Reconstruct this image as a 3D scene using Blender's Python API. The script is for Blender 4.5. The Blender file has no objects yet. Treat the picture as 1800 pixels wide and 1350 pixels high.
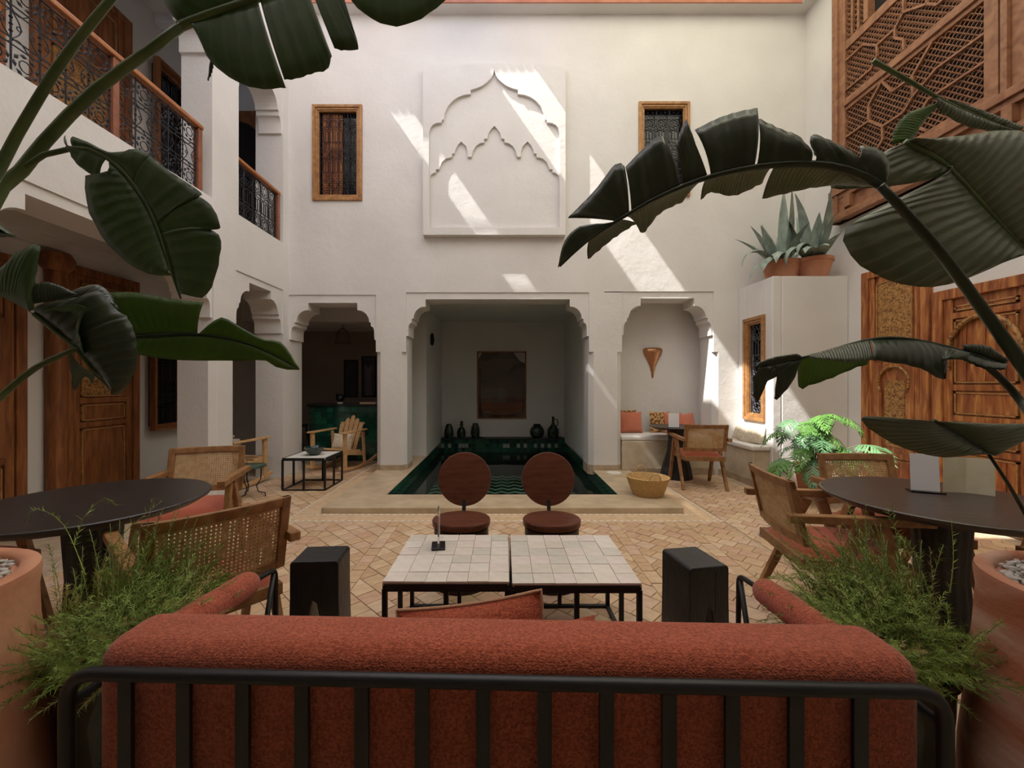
import bpy, math, random
from mathutils import Vector, Matrix
random.seed(7)
S = bpy.context.scene
COL = S.collection
PI = math.pi
# ------------------------------------------------------------------ camera, sky, sun, exposure
CAMH, F, CX, CY = 1.36, 720.0, 885.0, 674.0
cam = bpy.data.cameras.new('camera'); camo = bpy.data.objects.new('camera', cam); COL.objects.link(camo)
camo.location = (0, 0, CAMH); camo.rotation_euler = (PI / 2, 0, 0)
cam.sensor_width = 36; cam.lens = 36 * F / 1800; cam.shift_x = (900 - CX) / 1800; cam.shift_y = -(675 - CY) / 1800
cam.clip_start = 0.02
S.camera = camo
wd = bpy.data.worlds.new('sky'); S.world = wd; wd.use_nodes = True
bg = wd.node_tree.nodes['Background']; bg.inputs[0].default_value = (0.62, 0.76, 1.0, 1); bg.inputs[1].default_value = 2.1
SUN = Vector((0.69, 0.20, -1.0)).normalized()
sl = bpy.data.lights.new('sun', 'SUN'); sl.energy = 9.5; sl.angle = math.radians(0.6); sl.color = (1.0, 0.97, 0.92)
so = bpy.data.objects.new('sun', sl); COL.objects.link(so); so.location = (-6, 0, 12)
so.rotation_euler = SUN.to_track_quat('-Z', 'Y').to_euler()
vs = S.view_settings
vs.view_transform = 'Standard'; vs.look = 'None'; vs.gamma = 1; vs.use_curve_mapping = False; vs.exposure = 0.16
cy = S.cycles
cy.use_denoising = True; cy.max_bounces = 10; cy.diffuse_bounces = 7; cy.transparent_max_bounces = 12
cy.sample_clamp_indirect = 6.0

# ------------------------------------------------------------------ helpers
def W(x, y, Y):
    return Vector(((x - CX) / F * Y, Y, CAMH - (y - CY) / F * Y))
def G(x, y, h=0.0):
    Y = (CAMH - h) * F / (y - CY)
    return Vector(((x - CX) / F * Y, Y, h))

class MB:
    def __init__(s): s.v = []; s.f = []; s.uv = None
    def add(s, vs, fs):
        o = len(s.v); s.v += [tuple(p) for p in vs]; s.f += [tuple(i + o for i in f) for f in fs]; return s
    def box(s, x0, x1, y0, y1, z0, z1):
        return s.add([(x0,y0,z0),(x1,y0,z0),(x1,y1,z0),(x0,y1,z0),(x0,y0,z1),(x1,y0,z1),(x1,y1,z1),(x0,y1,z1)],
              [(0,3,2,1),(4,5,6,7),(0,1,5,4),(1,2,6,5),(2,3,7,6),(3,0,4,7)])
    def beam(s, p, q, w, h, up=(0,0,1), w2=None, h2=None):
        p = Vector(p); q = Vector(q); d = (q - p).normalized(); up = Vector(up)
        if abs(d.dot(up)) > 0.98: up = Vector((0, 1, 0))
        a = d.cross(up).normalized(); b = a.cross(d).normalized()
        w2 = w if w2 is None else w2; h2 = h if h2 is None else h2
        vs = []
        for c, ww, hh in ((p, w, h), (q, w2, h2)):
            for sa, sb in ((-1,-1),(1,-1),(1,1),(-1,1)): vs.append(c + a*ww/2*sa + b*hh/2*sb)
        return s.add(vs, [(0,3,2,1),(4,5,6,7),(0,1,5,4),(1,2,6,5),(2,3,7,6),(3,0,4,7)])
    def tube(s, pts, r, n=8, closed=False, cap=True):
        pts = [Vector(p) for p in pts]; m = len(pts)
        rs = r if isinstance(r, (list, tuple)) else [r] * m
        vs = []; fs = []; prev = None
        for i, p in enumerate(pts):
            a = pts[(i-1) % m] if (closed or i > 0) else p
            b = pts[(i+1) % m] if (closed or i < m-1) else p
            t = (b - a).normalized()
            if prev is None:
                u = t.orthogonal().normalized()
            else:
                u = (prev - t * prev.dot(t))
                u = u.normalized() if u.length > 1e-6 else t.orthogonal().normalized()
            prev = u; w = t.cross(u)
            for k in range(n):
                an = 2*PI*k/n; vs.append(p + (u*math.cos(an) + w*math.sin(an)) * rs[i])
        L = m if closed else m-1
        for i in range(L):
            j = (i+1) % m
            for k in range(n):
                k2 = (k+1) % n; fs.append((i*n+k, i*n+k2, j*n+k2, j*n+k))
        if cap and not closed:
            fs.append(tuple(range(n-1, -1, -1))); fs.append(tuple((m-1)*n + k for k in range(n)))
        return s.add(vs, fs)
    def lathe(s, prof, n=28, c=(0,0,0), sx=1.0, sy=1.0, rfun=None):
        vs = []; fs = []; m = len(prof)
        for (r, z) in prof:
            for k in range(n):
                a = 2*PI*k/n; rr = r * (rfun(a) if rfun else 1.0)
                vs.append((c[0]+rr*math.cos(a)*sx, c[1]+rr*math.sin(a)*sy, c[2]+z))
        for i in range(m-1):
            for k in range(n):
                k2 = (k+1) % n; fs.append((i*n+k, i*n+k2, (i+1)*n+k2, (i+1)*n+k))
        if prof[0][0] > 1e-4: fs.append(tuple(range(n-1, -1, -1)))
        if prof[-1][0] > 1e-4: fs.append(tuple((m-1)*n+k for k in range(n)))
        return s.add(vs, fs)
    def prism(s, poly, ax, d0, d1):
        """poly: list of 2-D points; ax 'y': poly in (x,z), 'x': poly in (y,z), 'z': poly in (x,y)."""
        def P(a, b, d): return {'y': (a, d, b), 'x': (d, a, b), 'z': (a, b, d)}[ax]
        n = len(poly)
        vs = [P(a, b, d0) for a, b in poly] + [P(a, b, d1) for a, b in poly]
        fs = [tuple(range(n)), tuple(range(2*n-1, n-1, -1))]
        for i in range(n):
            j = (i+1) % n; fs.append((j, i, i+n, j+n))
        return s.add(vs, fs)
    def xf(s, M):
        s.v = [tuple(M @ Vector(p)) for p in s.v]; return s
    def merge(s, o, M=None):
        return s.add([M @ Vector(p) for p in o.v] if M else o.v, o.f)

def mesh(name, mb, mat, smooth=False, ang=None):
    me = bpy.data.meshes.new(name); me.from_pydata([tuple(p) for p in mb.v], [], mb.f)
    if mb.uv:
        ul = me.uv_layers.new(name='UVMap')
        for lp in me.loops: ul.data[lp.index].uv = mb.uv[lp.vertex_index]
    import bmesh
    b = bmesh.new(); b.from_mesh(me)
    if not mb.uv: bmesh.ops.recalc_face_normals(b, faces=b.faces)
    b.to_mesh(me); b.free()
    if smooth:
        for p in me.polygons: p.use_smooth = True
        if ang: me.set_sharp_from_angle(angle=math.radians(ang))
    if mat: me.materials.append(mat)
    return me
def link(name, me, parent=None, loc=None, rot=None):
    o = bpy.data.objects.new(name, me); COL.objects.link(o)
    if parent: o.parent = parent
    if loc is not None: o.location = loc
    if rot is not None: o.rotation_euler = rot
    return o
def obj(name, mb, mat, parent=None, smooth=False, ang=None, bevel=0, loc=None, rot=None, world=False, solid=0, label=None, seg=2):
    if world and parent is not None:
        l = parent.location; mb.v = [(p[0]-l.x, p[1]-l.y, p[2]-l.z) for p in mb.v]
    o = link(name, mesh(name, mb, mat, smooth, ang), parent, loc, rot)
    if solid:
        m = o.modifiers.new('t', 'SOLIDIFY'); m.thickness = solid; m.offset = 0
    if bevel:
        m = o.modifiers.new('b', 'BEVEL'); m.width = bevel; m.segments = seg; m.limit_method = 'ANGLE'; m.angle_limit = math.radians(40)
    if label: o['label'] = label
    return o
def tag(o, label, cat, group=None, kind=None):
    o['label'] = label; o['category'] = cat
    if group: o['group'] = group
    if kind: o['kind'] = kind
    return o
def thing(name, label, cat, loc=(0,0,0), rotz=0.0, group=None):
    o = bpy.data.objects.new(name, None); COL.objects.link(o); o.empty_display_size = 0.1
    o.location = loc; o.rotation_euler = (0, 0, rotz)
    return tag(o, label, cat, group)
def copytree(root, loc, rotz, label, group=None):
    r = root.copy(); COL.objects.link(r); r.location = loc; r.rotation_euler = (0, 0, rotz); r['label'] = label
    if group: r['group'] = group
    for ch in list(root.children):
        c = ch.copy(); COL.objects.link(c); c.parent = r
        for g in list(ch.children):
            d = g.copy(); COL.objects.link(d); d.parent = c
    return r
def struct(name, mb, mat, label, cat, parent=None, **k):
    o = obj(name, mb, mat, parent, **k)
    if parent is None: tag(o, label, cat, kind='structure')
    return o
def sroot(name, label, cat, loc=(0,0,0)):
    o = thing(name, label, cat, loc); o['kind'] = 'structure'; return o

# ------------------------------------------------------------------ materials
def mat(name, col, rough=0.6, col2=None, nscale=6.0, stretch=(1,1,1), bump=0.0, bscale=40.0, spec=0.4, metal=0.0, detail=4.0,
        contrast=(0.35, 0.65), col3=None, trans=0.0, coat=0.0, sheen=0.0, kind='noise', dist=0.0, coords='Object'):
    m = bpy.data.materials.new(name); m.use_nodes = True
    N = m.node_tree.nodes; L = m.node_tree.links; b = N['Principled BSDF']
    b.inputs['Roughness'].default_value = rough; b.inputs['Metallic'].default_value = metal
    b.inputs['Specular IOR Level'].default_value = spec
    if coat: b.inputs['Coat Weight'].default_value = coat; b.inputs['Coat Roughness'].default_value = 0.08
    if sheen: b.inputs['Sheen Weight'].default_value = sheen
    if trans: b.inputs['Transmission Weight'].default_value = trans
    tc = N.new('ShaderNodeTexCoord'); mp = N.new('ShaderNodeMapping'); mp.inputs['Scale'].default_value = stretch
    L.new(tc.outputs[coords], mp.inputs[0])
    if col2 is None: b.inputs['Base Color'].default_value = (*col, 1)
    else:
        t = N.new('ShaderNodeTexNoise'); t.inputs['Scale'].default_value = nscale; t.inputs['Detail'].default_value = detail
        t.inputs['Distortion'].default_value = dist
        L.new(mp.outputs[0], t.inputs['Vector'])
        r = N.new('ShaderNodeValToRGB'); r.color_ramp.elements[0].position = contrast[0]; r.color_ramp.elements[1].position = contrast[1]
        r.color_ramp.elements[0].color = (*col, 1); r.color_ramp.elements[1].color = (*col2, 1)
        if col3:
            e = r.color_ramp.elements.new((contrast[0]+contrast[1])/2); e.color = (*col3, 1)
        L.new(t.outputs['Fac'], r.inputs[0]); L.new(r.outputs[0], b.inputs['Base Color'])
    if bump:
        t2 = N.new('ShaderNodeTexNoise'); t2.inputs['Scale'].default_value = bscale; t2.inputs['Detail'].default_value = 6
        L.new(mp.outputs[0], t2.inputs['Vector'])
        bn = N.new('ShaderNodeBump'); bn.inputs['Strength'].default_value = bump; bn.inputs['Distance'].default_value = 0.01
        L.new(t2.outputs['Fac'], bn.inputs['Height']); L.new(bn.outputs[0], b.inputs['Normal'])
    return m
M = {}
def plaster(name, a, b_, bs=0.35):
    m = mat(name, a, 0.85, b_, nscale=1.3, detail=6, contrast=(0.3, 0.7), spec=0.15)
    N = m.node_tree.nodes; L = m.node_tree.links; b = N['Principled BSDF']
    tc = N.new('ShaderNodeTexCoord')
    t1 = N.new('ShaderNodeTexNoise'); t1.inputs['Scale'].default_value = 3.0; t1.inputs['Detail'].default_value = 8; t1.inputs['Roughness'].default_value = 0.62
    t2 = N.new('ShaderNodeTexNoise'); t2.inputs['Scale'].default_value = 26.0; t2.inputs['Detail'].default_value = 5
    L.new(tc.outputs['Object'], t1.inputs['Vector']); L.new(tc.outputs['Object'], t2.inputs['Vector'])
    ad = N.new('ShaderNodeMath'); ad.operation = 'MULTIPLY_ADD'; ad.inputs[1].default_value = 0.16
    L.new(t2.outputs['Fac'], ad.inputs[0]); L.new(t1.outputs['Fac'], ad.inputs[2])
    bn = N.new('ShaderNodeBump'); bn.inputs['Strength'].default_value = bs; bn.inputs['Distance'].default_value = 0.03
    L.new(ad.outputs[0], bn.inputs['Height']); L.new(bn.outputs[0], b.inputs['Normal'])
    return m
M['plaster'] = plaster('white_plaster', (0.665, 0.645, 0.62), (0.735, 0.715, 0.69))
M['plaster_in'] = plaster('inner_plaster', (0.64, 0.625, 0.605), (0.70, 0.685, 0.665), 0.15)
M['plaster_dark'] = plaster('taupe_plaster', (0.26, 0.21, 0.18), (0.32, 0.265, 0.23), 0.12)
M['tadelakt'] = mat('tadelakt', (0.44, 0.335, 0.215), 0.45, (0.58, 0.46, 0.31), nscale=5, detail=7, bump=0.12, bscale=25)
M['tadelakt_bench'] = mat('tadelakt_bench', (0.50, 0.42, 0.30), 0.5, (0.62, 0.54, 0.41), nscale=6, detail=7, bump=0.12, bscale=25)
M['plinth'] = mat('plinth', (0.36, 0.27, 0.18), 0.6, (0.52, 0.41, 0.29), nscale=7, bump=0.2, bscale=30)
TC = [(0.50,0.345,0.21), (0.545,0.39,0.245), (0.46,0.30,0.185), (0.49,0.31,0.205), (0.57,0.42,0.28), (0.48,0.32,0.19), (0.525,0.365,0.255)]
M['ft'] = [mat('floor_tile_%d' % i, c, 0.55, tuple(min(1, k*1.22) for k in c), nscale=14, detail=6, bump=0.25, bscale=22, spec=0.3) for i, c in enumerate(TC)]
M['grout'] = mat('floor_mortar', (0.38, 0.285, 0.19), 0.9, (0.50, 0.39, 0.275), nscale=9, bump=0.2, bscale=50)
M['marble'] = mat('white_marble', (0.72, 0.69, 0.63), 0.5, (0.80, 0.78, 0.72), nscale=10)
ZC = [(0.66,0.59,0.52), (0.62,0.56,0.49), (0.68,0.62,0.56), (0.585,0.545,0.48), (0.67,0.585,0.54)]
M['zell'] = [mat('cream_zellige_%d' % i, c, 0.18, tuple(min(1, k*1.1) for k in c), nscale=18, detail=5, bump=0.16, bscale=16, coat=0.3) for i, c in enumerate(ZC)]
GC = [(0.008,0.05,0.032), (0.006,0.034,0.024), (0.012,0.075,0.045), (0.004,0.02,0.016), (0.02,0.10,0.062)]
M['green'] = [mat('green_tile_%d' % i, c, 0.12, tuple(k*1.7 for k in c), nscale=20, bump=0.06, bscale=20, coat=0.4) for i, c in enumerate(GC)]
M['green_dark'] = mat('green_mortar', (0.004, 0.015, 0.012), 0.4)
M['chev_light'] = mat('pale_green_mosaic', (0.46, 0.68, 0.56), 0.3, (0.58, 0.76, 0.66), nscale=12)
M['chev_dark'] = mat('deep_green_mosaic', (0.015, 0.085, 0.055), 0.3, (0.03, 0.13, 0.085), nscale=12)
def wood(name, a, b_, c3=None, rough=0.45, st=(1, 1, 14), ns=3.0, bump=0.1, coat=0.0, spec=0.35):
    return mat(name, a, rough, b_, nscale=ns, stretch=st, bump=bump, bscale=8, detail=6, contrast=(0.3, 0.7), col3=c3, dist=0.6, coat=coat, spec=spec)
M['teak'] = wood('teak', (0.19, 0.085, 0.032), (0.34, 0.175, 0.07), st=(2, 2, 2), ns=9)
M['teak_l'] = wood('pale_pine', (0.52, 0.30, 0.13), (0.68, 0.44, 0.22), st=(3, 3, 3), ns=6)
M['walnut'] = wood('red_walnut', (0.075, 0.022, 0.012), (0.15, 0.05, 0.026), st=(2, 12, 12), ns=3, rough=0.38)
M['walnut_d'] = wood('dark_walnut', (0.028, 0.011, 0.008), (0.05, 0.02, 0.013), st=(8, 8, 2), ns=3)
M['doorw'] = wood('aged_cedar', (0.16, 0.045, 0.018), (0.56, 0.25, 0.075), (0.32, 0.105, 0.034), st=(7, 7, 1.0), ns=3.2, rough=0.42, bump=0.25)
M['doorw_d'] = wood('shaded_brown_cedar', (0.15, 0.052, 0.02), (0.34, 0.135, 0.045), (0.23, 0.082, 0.028), st=(7, 7, 1.0), ns=3, rough=0.5, bump=0.2)  # browner cedar copy, with the gallery's shade put into the colour
M['carved'] = mat('carved_cedar', (0.16, 0.065, 0.02), 0.5, (0.46, 0.24, 0.075), nscale=34, detail=3, contrast=(0.4, 0.58), bump=0.9, bscale=36, dist=1.5)
M['framew'] = wood('window_oak', (0.26, 0.115, 0.038), (0.46, 0.24, 0.09), st=(4, 4, 4), ns=4, bump=0.2)
M['mash'] = wood('mashrabiya_cedar', (0.20, 0.085, 0.045), (0.34, 0.165, 0.085), st=(4, 4, 4), ns=3, bump=0.15, rough=0.5)
M['railw'] = wood('rail_wood', (0.30, 0.10, 0.03), (0.44, 0.175, 0.06), st=(3, 3, 3), ns=4, rough=0.35)
M['postw'] = wood('post_wood', (0.20, 0.065, 0.03), (0.30, 0.11, 0.055), st=(3, 3, 3), ns=4, rough=0.4)
M['blackw'] = wood('charred_wood', (0.006, 0.006, 0.007), (0.016, 0.016, 0.018), st=(14, 3, 3), ns=3, rough=0.42, bump=0.35, spec=0.5)
M['tabletop'] = wood('dark_oak', (0.014, 0.0105, 0.010), (0.035, 0.027, 0.025), st=(2, 16, 2), ns=4, rough=0.34, bump=0.2, spec=0.5)
M['tabletop_b'] = wood('brown_oak', (0.030, 0.020, 0.017), (0.062, 0.043, 0.038), st=(2, 16, 2), ns=4, rough=0.32, bump=0.2, spec=0.5)
M['steel'] = mat('black_steel', (0.010, 0.010, 0.011), 0.42, bump=0.05, bscale=90)
M['iron'] = mat('wrought_iron', (0.013, 0.012, 0.016), 0.5, metal=0.3)
M['iron_grey'] = mat('grey_iron', (0.10, 0.10, 0.12), 0.5, metal=0.3)
M['darkvoid'] = mat('dark_interior', (0.010, 0.009, 0.009), 0.9)
M['glassdark'] = mat('dark_glass', (0.012, 0.011, 0.012), 0.08, spec=0.6)
def fabric(name, a, b_, sc=230.0, bs=0.55):
    m = mat(name, a, 0.92, b_, nscale=sc*0.6, detail=2, contrast=(0.35, 0.65), spec=0.1, sheen=0.25)
    N = m.node_tree.nodes; L = m.node_tree.links; b = N['Principled BSDF']
    tc = N.new('ShaderNodeTexCoord'); v = N.new('ShaderNodeTexVoronoi'); v.inputs['Scale'].default_value = sc; v.inputs['Randomness'].default_value = 0.7
    L.new(tc.outputs['Object'], v.inputs['Vector'])
    bn = N.new('ShaderNodeBump'); bn.inputs['Strength'].default_value = bs; bn.inputs['Distance'].default_value = 0.004; bn.invert = True
    L.new(v.outputs['Distance'], bn.inputs['Height']); L.new(bn.outputs[0], b.inputs['Normal'])
    return m
M['rust'] = fabric('rust_weave', (0.28, 0.058, 0.028), (0.46, 0.115, 0.058), 210, 0.7)
M['rust2'] = fabric('rust_velvet', (0.36, 0.085, 0.045), (0.47, 0.125, 0.07), 300, 0.3)
M['coral'] = fabric('coral_linen', (0.50, 0.155, 0.095), (0.62, 0.22, 0.14), 150, 0.3)
M['piping'] = fabric('tan_piping', (0.36, 0.19, 0.11), (0.46, 0.26, 0.16), 300, 0.2)
M['linen'] = fabric('white_linen', (0.66, 0.63, 0.58), (0.76, 0.74, 0.70), 200, 0.25)
M['cream'] = fabric('cream_cotton', (0.60, 0.50, 0.36), (0.74, 0.66, 0.52), 40, 0.25)
M['cane'] = mat('cane', (0.46, 0.29, 0.13), 0.55, (0.62, 0.43, 0.22), nscale=30)
M['cane_d'] = mat('cane_brown', (0.36, 0.21, 0.09), 0.55, (0.50, 0.32, 0.15), nscale=30)
M['terra'] = mat('terracotta', (0.48, 0.205, 0.115), 0.75, (0.63, 0.32, 0.20), nscale=3.5, detail=7, bump=0.2, bscale=35, spec=0.2)
M['terra_r'] = mat('red_terracotta', (0.42, 0.15, 0.08), 0.75, (0.62, 0.40, 0.30), nscale=2.2, stretch=(1, 1, 2.2), dist=1.0, detail=7, bump=0.25, bscale=30, spec=0.2, contrast=(0.4, 0.66))
M['pebble'] = mat('pebble', (0.40, 0.37, 0.34), 0.7, (0.60, 0.56, 0.51), nscale=24)
M['soil'] = mat('soil', (0.03, 0.022, 0.016), 0.95, bump=0.5, bscale=50)
M['glaze'] = mat('green_glaze', (0.008, 0.022, 0.014), 0.2, (0.018, 0.045, 0.028), nscale=10, coat=0.5)
M['vase'] = mat('dark_green_glaze', (0.012, 0.022, 0.015), 0.22, (0.028, 0.046, 0.032), nscale=20, coat=0.4)
M['copper'] = mat('hammered_copper', (0.42, 0.19, 0.09), 0.38, (0.55, 0.28, 0.15), nscale=20, metal=0.85, bump=0.2, bscale=40)
M['basket'] = mat('basket_palm', (0.42, 0.25, 0.09), 0.75, (0.58, 0.38, 0.16), nscale=40, stretch=(1, 1, 3), bump=0.5, bscale=80)
M['paper'] = mat('white_card', (0.80, 0.80, 0.82), 0.6)
M['paper_y'] = mat('ivory_paper', (0.70, 0.64, 0.44), 0.7, (0.76, 0.71, 0.54), nscale=14)
M['acryl'] = mat('clear_acrylic', (0.9, 0.9, 0.9), 0.05, trans=0.9)
M['blackp'] = mat('black_plastic', (0.012, 0.012, 0.013), 0.25)
M['agave'] = mat('agave', (0.16, 0.21, 0.175), 0.55, (0.30, 0.36, 0.31), nscale=5, stretch=(3, 3, 1), bump=0.1, bscale=20)
M['tip'] = mat('agave_tip', (0.05, 0.035, 0.02), 0.6)
M['philo'] = mat('philodendron', (0.055, 0.16, 0.03), 0.45, (0.13, 0.28, 0.06), nscale=6)
M['philo_b'] = mat('philodendron_blue', (0.07, 0.17, 0.07), 0.38, (0.14, 0.28, 0.13), nscale=6)
M['stemg'] = mat('green_stem', (0.10, 0.16, 0.05), 0.5, (0.18, 0.22, 0.08), nscale=10)
M['fern'] = mat('fern', (0.19, 0.29, 0.045), 0.55, (0.34, 0.45, 0.10), nscale=3)
M['fern_y'] = mat('fern_yellow', (0.30, 0.27, 0.07), 0.6, (0.42, 0.36, 0.13), nscale=3)
M['petiole'] = mat('leaf_stalk', (0.045, 0.075, 0.018), 0.4, (0.085, 0.12, 0.035), nscale=4, stretch=(2, 2, 2))
M['petiole_d'] = mat('dark_leaf_stalk', (0.012, 0.020, 0.007), 0.4, (0.025, 0.036, 0.013), nscale=4)
def leafmat(name, a, b_, vein, under=0.35, vscale=60, rough=0.38, bs=0.16):
    m = bpy.data.materials.new(name); m.use_nodes = True
    N = m.node_tree.nodes; L = m.node_tree.links; b = N['Principled BSDF']; out = N['Material Output']
    uv = N.new('ShaderNodeUVMap'); uv.uv_map = 'UVMap'
    sp = N.new('ShaderNodeSeparateXYZ'); L.new(uv.outputs[0], sp.inputs[0])
    nz = N.new('ShaderNodeTexNoise'); nz.inputs['Scale'].default_value = 4
    L.new(uv.outputs[0], nz.inputs['Vector'])
    mu = N.new('ShaderNodeMath'); mu.operation = 'MULTIPLY_ADD'; mu.inputs[1].default_value = vscale
    L.new(sp.outputs[0], mu.inputs[0])
    m2 = N.new('ShaderNodeMath'); m2.operation = 'MULTIPLY'; m2.inputs[1].default_value = 3.0
    L.new(nz.outputs['Fac'], m2.inputs[0]); L.new(m2.outputs[0], mu.inputs[2])
    sn = N.new('ShaderNodeMath'); sn.operation = 'SINE'; L.new(mu.outputs[0], sn.inputs[0])
    mr = N.new('ShaderNodeMapRange'); mr.inputs['From Min'].default_value = 0.55; mr.inputs['From Max'].default_value = 1.0
    L.new(sn.outputs[0], mr.inputs['Value'])
    r = N.new('ShaderNodeValToRGB'); r.color_ramp.elements[0].color = (*a, 1); r.color_ramp.elements[1].color = (*b_, 1)
    r.color_ramp.elements[0].position = 0.3; r.color_ramp.elements[1].position = 0.7
    L.new(nz.outputs['Fac'], r.inputs[0])
    mx = N.new('ShaderNodeMix'); mx.data_type = 'RGBA'; mx.inputs['B'].default_value = (*vein, 1)
    L.new(r.outputs[0], mx.inputs['A'])
    f = N.new('ShaderNodeMath'); f.operation = 'MULTIPLY'; f.inputs[1].default_value = 0.5; L.new(mr.outputs[0], f.inputs[0])
    L.new(f.outputs[0], mx.inputs['Factor'])
    L.new(mx.outputs['Result'], b.inputs['Base Color']); b.inputs['Roughness'].default_value = rough; b.inputs['Specular IOR Level'].default_value = 0.5
    bn = N.new('ShaderNodeBump'); bn.inputs['Strength'].default_value = bs; bn.inputs['Distance'].default_value = 0.006
    L.new(sn.outputs[0], bn.inputs['Height']); L.new(bn.outputs[0], b.inputs['Normal'])
    tr = N.new('ShaderNodeBsdfTranslucent'); tr.inputs[0].default_value = (b_[0]*2.2, b_[1]*2.6, b_[2]*1.2, 1)
    ms = N.new('ShaderNodeMixShader'); ms.inputs[0].default_value = under
    L.new(b.outputs[0], ms.inputs[1]); L.new(tr.outputs[0], ms.inputs[2]); L.new(ms.outputs[0], out.inputs[0])
    return m
M['leaf'] = leafmat('banana_leaf', (0.036, 0.066, 0.022), (0.060, 0.098, 0.034), (0.10, 0.13, 0.06), 0.28, 110)
M['leaf_d'] = leafmat('banana_leaf_dark', (0.022, 0.032, 0.016), (0.036, 0.05, 0.024), (0.07, 0.08, 0.055), 0.14, 90, 0.30)
M['leaf_u'] = leafmat('banana_leaf_underside', (0.085, 0.10, 0.062), (0.125, 0.14, 0.088), (0.26, 0.26, 0.20), 0.2, 150, 0.38, 0.45)
M['leaf_g'] = leafmat('banana_leaf_bright', (0.048, 0.088, 0.012), (0.075, 0.12, 0.020), (0.10, 0.15, 0.04), 0.42, vscale=130)
def canopy_mat(name, c, t=0.62):
    m = bpy.data.materials.new(name); m.use_nodes = True
    N = m.node_tree.nodes; L = m.node_tree.links; N.remove(N['Principled BSDF'])
    d = N.new('ShaderNodeBsdfDiffuse'); tr = N.new('ShaderNodeBsdfTranslucent'); ms = N.new('ShaderNodeMixShader')
    tc = N.new('ShaderNodeTexCoord'); nz = N.new('ShaderNodeTexNoise'); nz.inputs['Scale'].default_value = 3
    L.new(tc.outputs['Object'], nz.inputs['Vector'])
    r = N.new('ShaderNodeValToRGB'); r.color_ramp.elements[0].color = (c[0]*.93, c[1]*.93, c[2]*.93, 1); r.color_ramp.elements[1].color = (*c, 1)
    L.new(nz.outputs['Fac'], r.inputs[0]); L.new(r.outputs[0], d.inputs[0]); L.new(r.outputs[0], tr.inputs[0])
    ms.inputs[0].default_value = t
    L.new(d.outputs[0], ms.inputs[1]); L.new(tr.outputs[0], ms.inputs[2]); L.new(ms.outputs[0], N['Material Output'].inputs[0])
    return m
M['canvas_y'] = canopy_mat('ivory_canvas', (0.97, 0.88, 0.64))
M['canvas_w'] = canopy_mat('white_canvas', (0.94, 0.90, 0.84))
M['canvas_p'] = canopy_mat('pink_canvas', (0.96, 0.82, 0.75))
def water_mat():
    m = bpy.data.materials.new('pool_water'); m.use_nodes = True
    N = m.node_tree.nodes; L = m.node_tree.links; N.remove(N['Principled BSDF'])
    g = N.new('ShaderNodeBsdfGlossy'); g.inputs['Roughness'].default_value = 0.02; g.inputs[0].default_value = (0.9, 0.95, 0.93, 1)
    t = N.new('ShaderNodeBsdfTransparent'); t.inputs[0].default_value = (0.78, 0.93, 0.87, 1)
    fr = N.new('ShaderNodeFresnel'); fr.inputs['IOR'].default_value = 1.33
    ms = N.new('ShaderNodeMixShader')
    tc = N.new('ShaderNodeTexCoord'); nz = N.new('ShaderNodeTexNoise'); nz.inputs['Scale'].default_value = 5; nz.inputs['Detail'].default_value = 2
    L.new(tc.outputs['Object'], nz.inputs['Vector'])
    bn = N.new('ShaderNodeBump'); bn.inputs['Strength'].default_value = 0.08; bn.inputs['Distance'].default_value = 0.02
    L.new(nz.outputs['Fac'], bn.inputs['Height']); L.new(bn.outputs[0], g.inputs['Normal']); L.new(bn.outputs[0], fr.inputs['Normal'])
    L.new(fr.outputs[0], ms.inputs[0]); L.new(t.outputs[0], ms.inputs[1]); L.new(g.outputs[0], ms.inputs[2])
    L.new(ms.outputs[0], N['Material Output'].inputs[0])
    return m
M['water'] = water_mat()
# ------------------------------------------------------------------ structure
YB, XL, XG, XR = 6.1, -3.2, -4.6, 4.49
def haunch():
    p = [(.284, 0), (.284, .11), (.27, .11)]
    p += [(.27 - .165*math.sin(a), .29 - .18*math.cos(a)) for a in [PI/2*k/7 for k in range(1, 8)]]
    p += [(.08, .29), (.08, .35), (.075, .35)]
    p += [(.075 - .045*math.sin(a), .44 - .09*math.cos(a)) for a in [PI/2*k/5 for k in range(1, 6)]]
    p += [(.03, .55), (0, .55)]
    return p
def arch_poly(a, b, zs, zt, k=1.0):
    h = [(u*k, d*k) for u, d in haunch()]
    left = [(a + u, zs - d) for u, d in h]              # flat -> jamb
    right = [(b - u, zs - d) for u, d in reversed(h)]   # jamb -> flat
    return [(a, zt), (b, zt)] + right + left
def grid_wall(mb, ax, a0, a1, z0, z1, d0, d1, holes):
    xs = sorted({a0, a1} | {h[0] for h in holes} | {h[1] for h in holes})
    for i in range(len(xs)-1):
        c = (xs[i]+xs[i+1])/2
        hz = sorted([(h[2], h[3]) for h in holes if h[0] < c < h[1]])
        z = z0
        for lo, hi in hz + [(z1, z1)]:
            if lo - z > 1e-4:
                if ax == 'y': mb.box(xs[i], xs[i+1], d0, d1, z, lo)
                else: mb.box(d0, d1, xs[i], xs[i+1], z, lo)
            z = hi
    return mb
def pier_y(mb, x0, x1, zt, l=True, r=True, c=0.07, zc=1.83):
    mb.box(x0, x1, YB, YB+.4, zc, zt)
    p = [(x0, YB+.4)] + ([(x0, YB+c), (x0+c, YB)] if l else [(x0, YB)]) + ([(x1-c, YB), (x1, YB+c)] if r else [(x1, YB)]) + [(x1, YB+.4)]
    mb.prism(p, 'z', 0, zc)
    return p
OPEN = [(-3.2, -1.90, 2.563, 2.68), (-1.45, 1.275, 2.617, 2.716), (1.765, 3.13, 2.63, 2.73)]
WIN1 = (-2.84, -2.10, 4.08, 5.50); WIN2 = (2.01, 2.77, 4.14, 5.545)
mb = MB()
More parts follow.
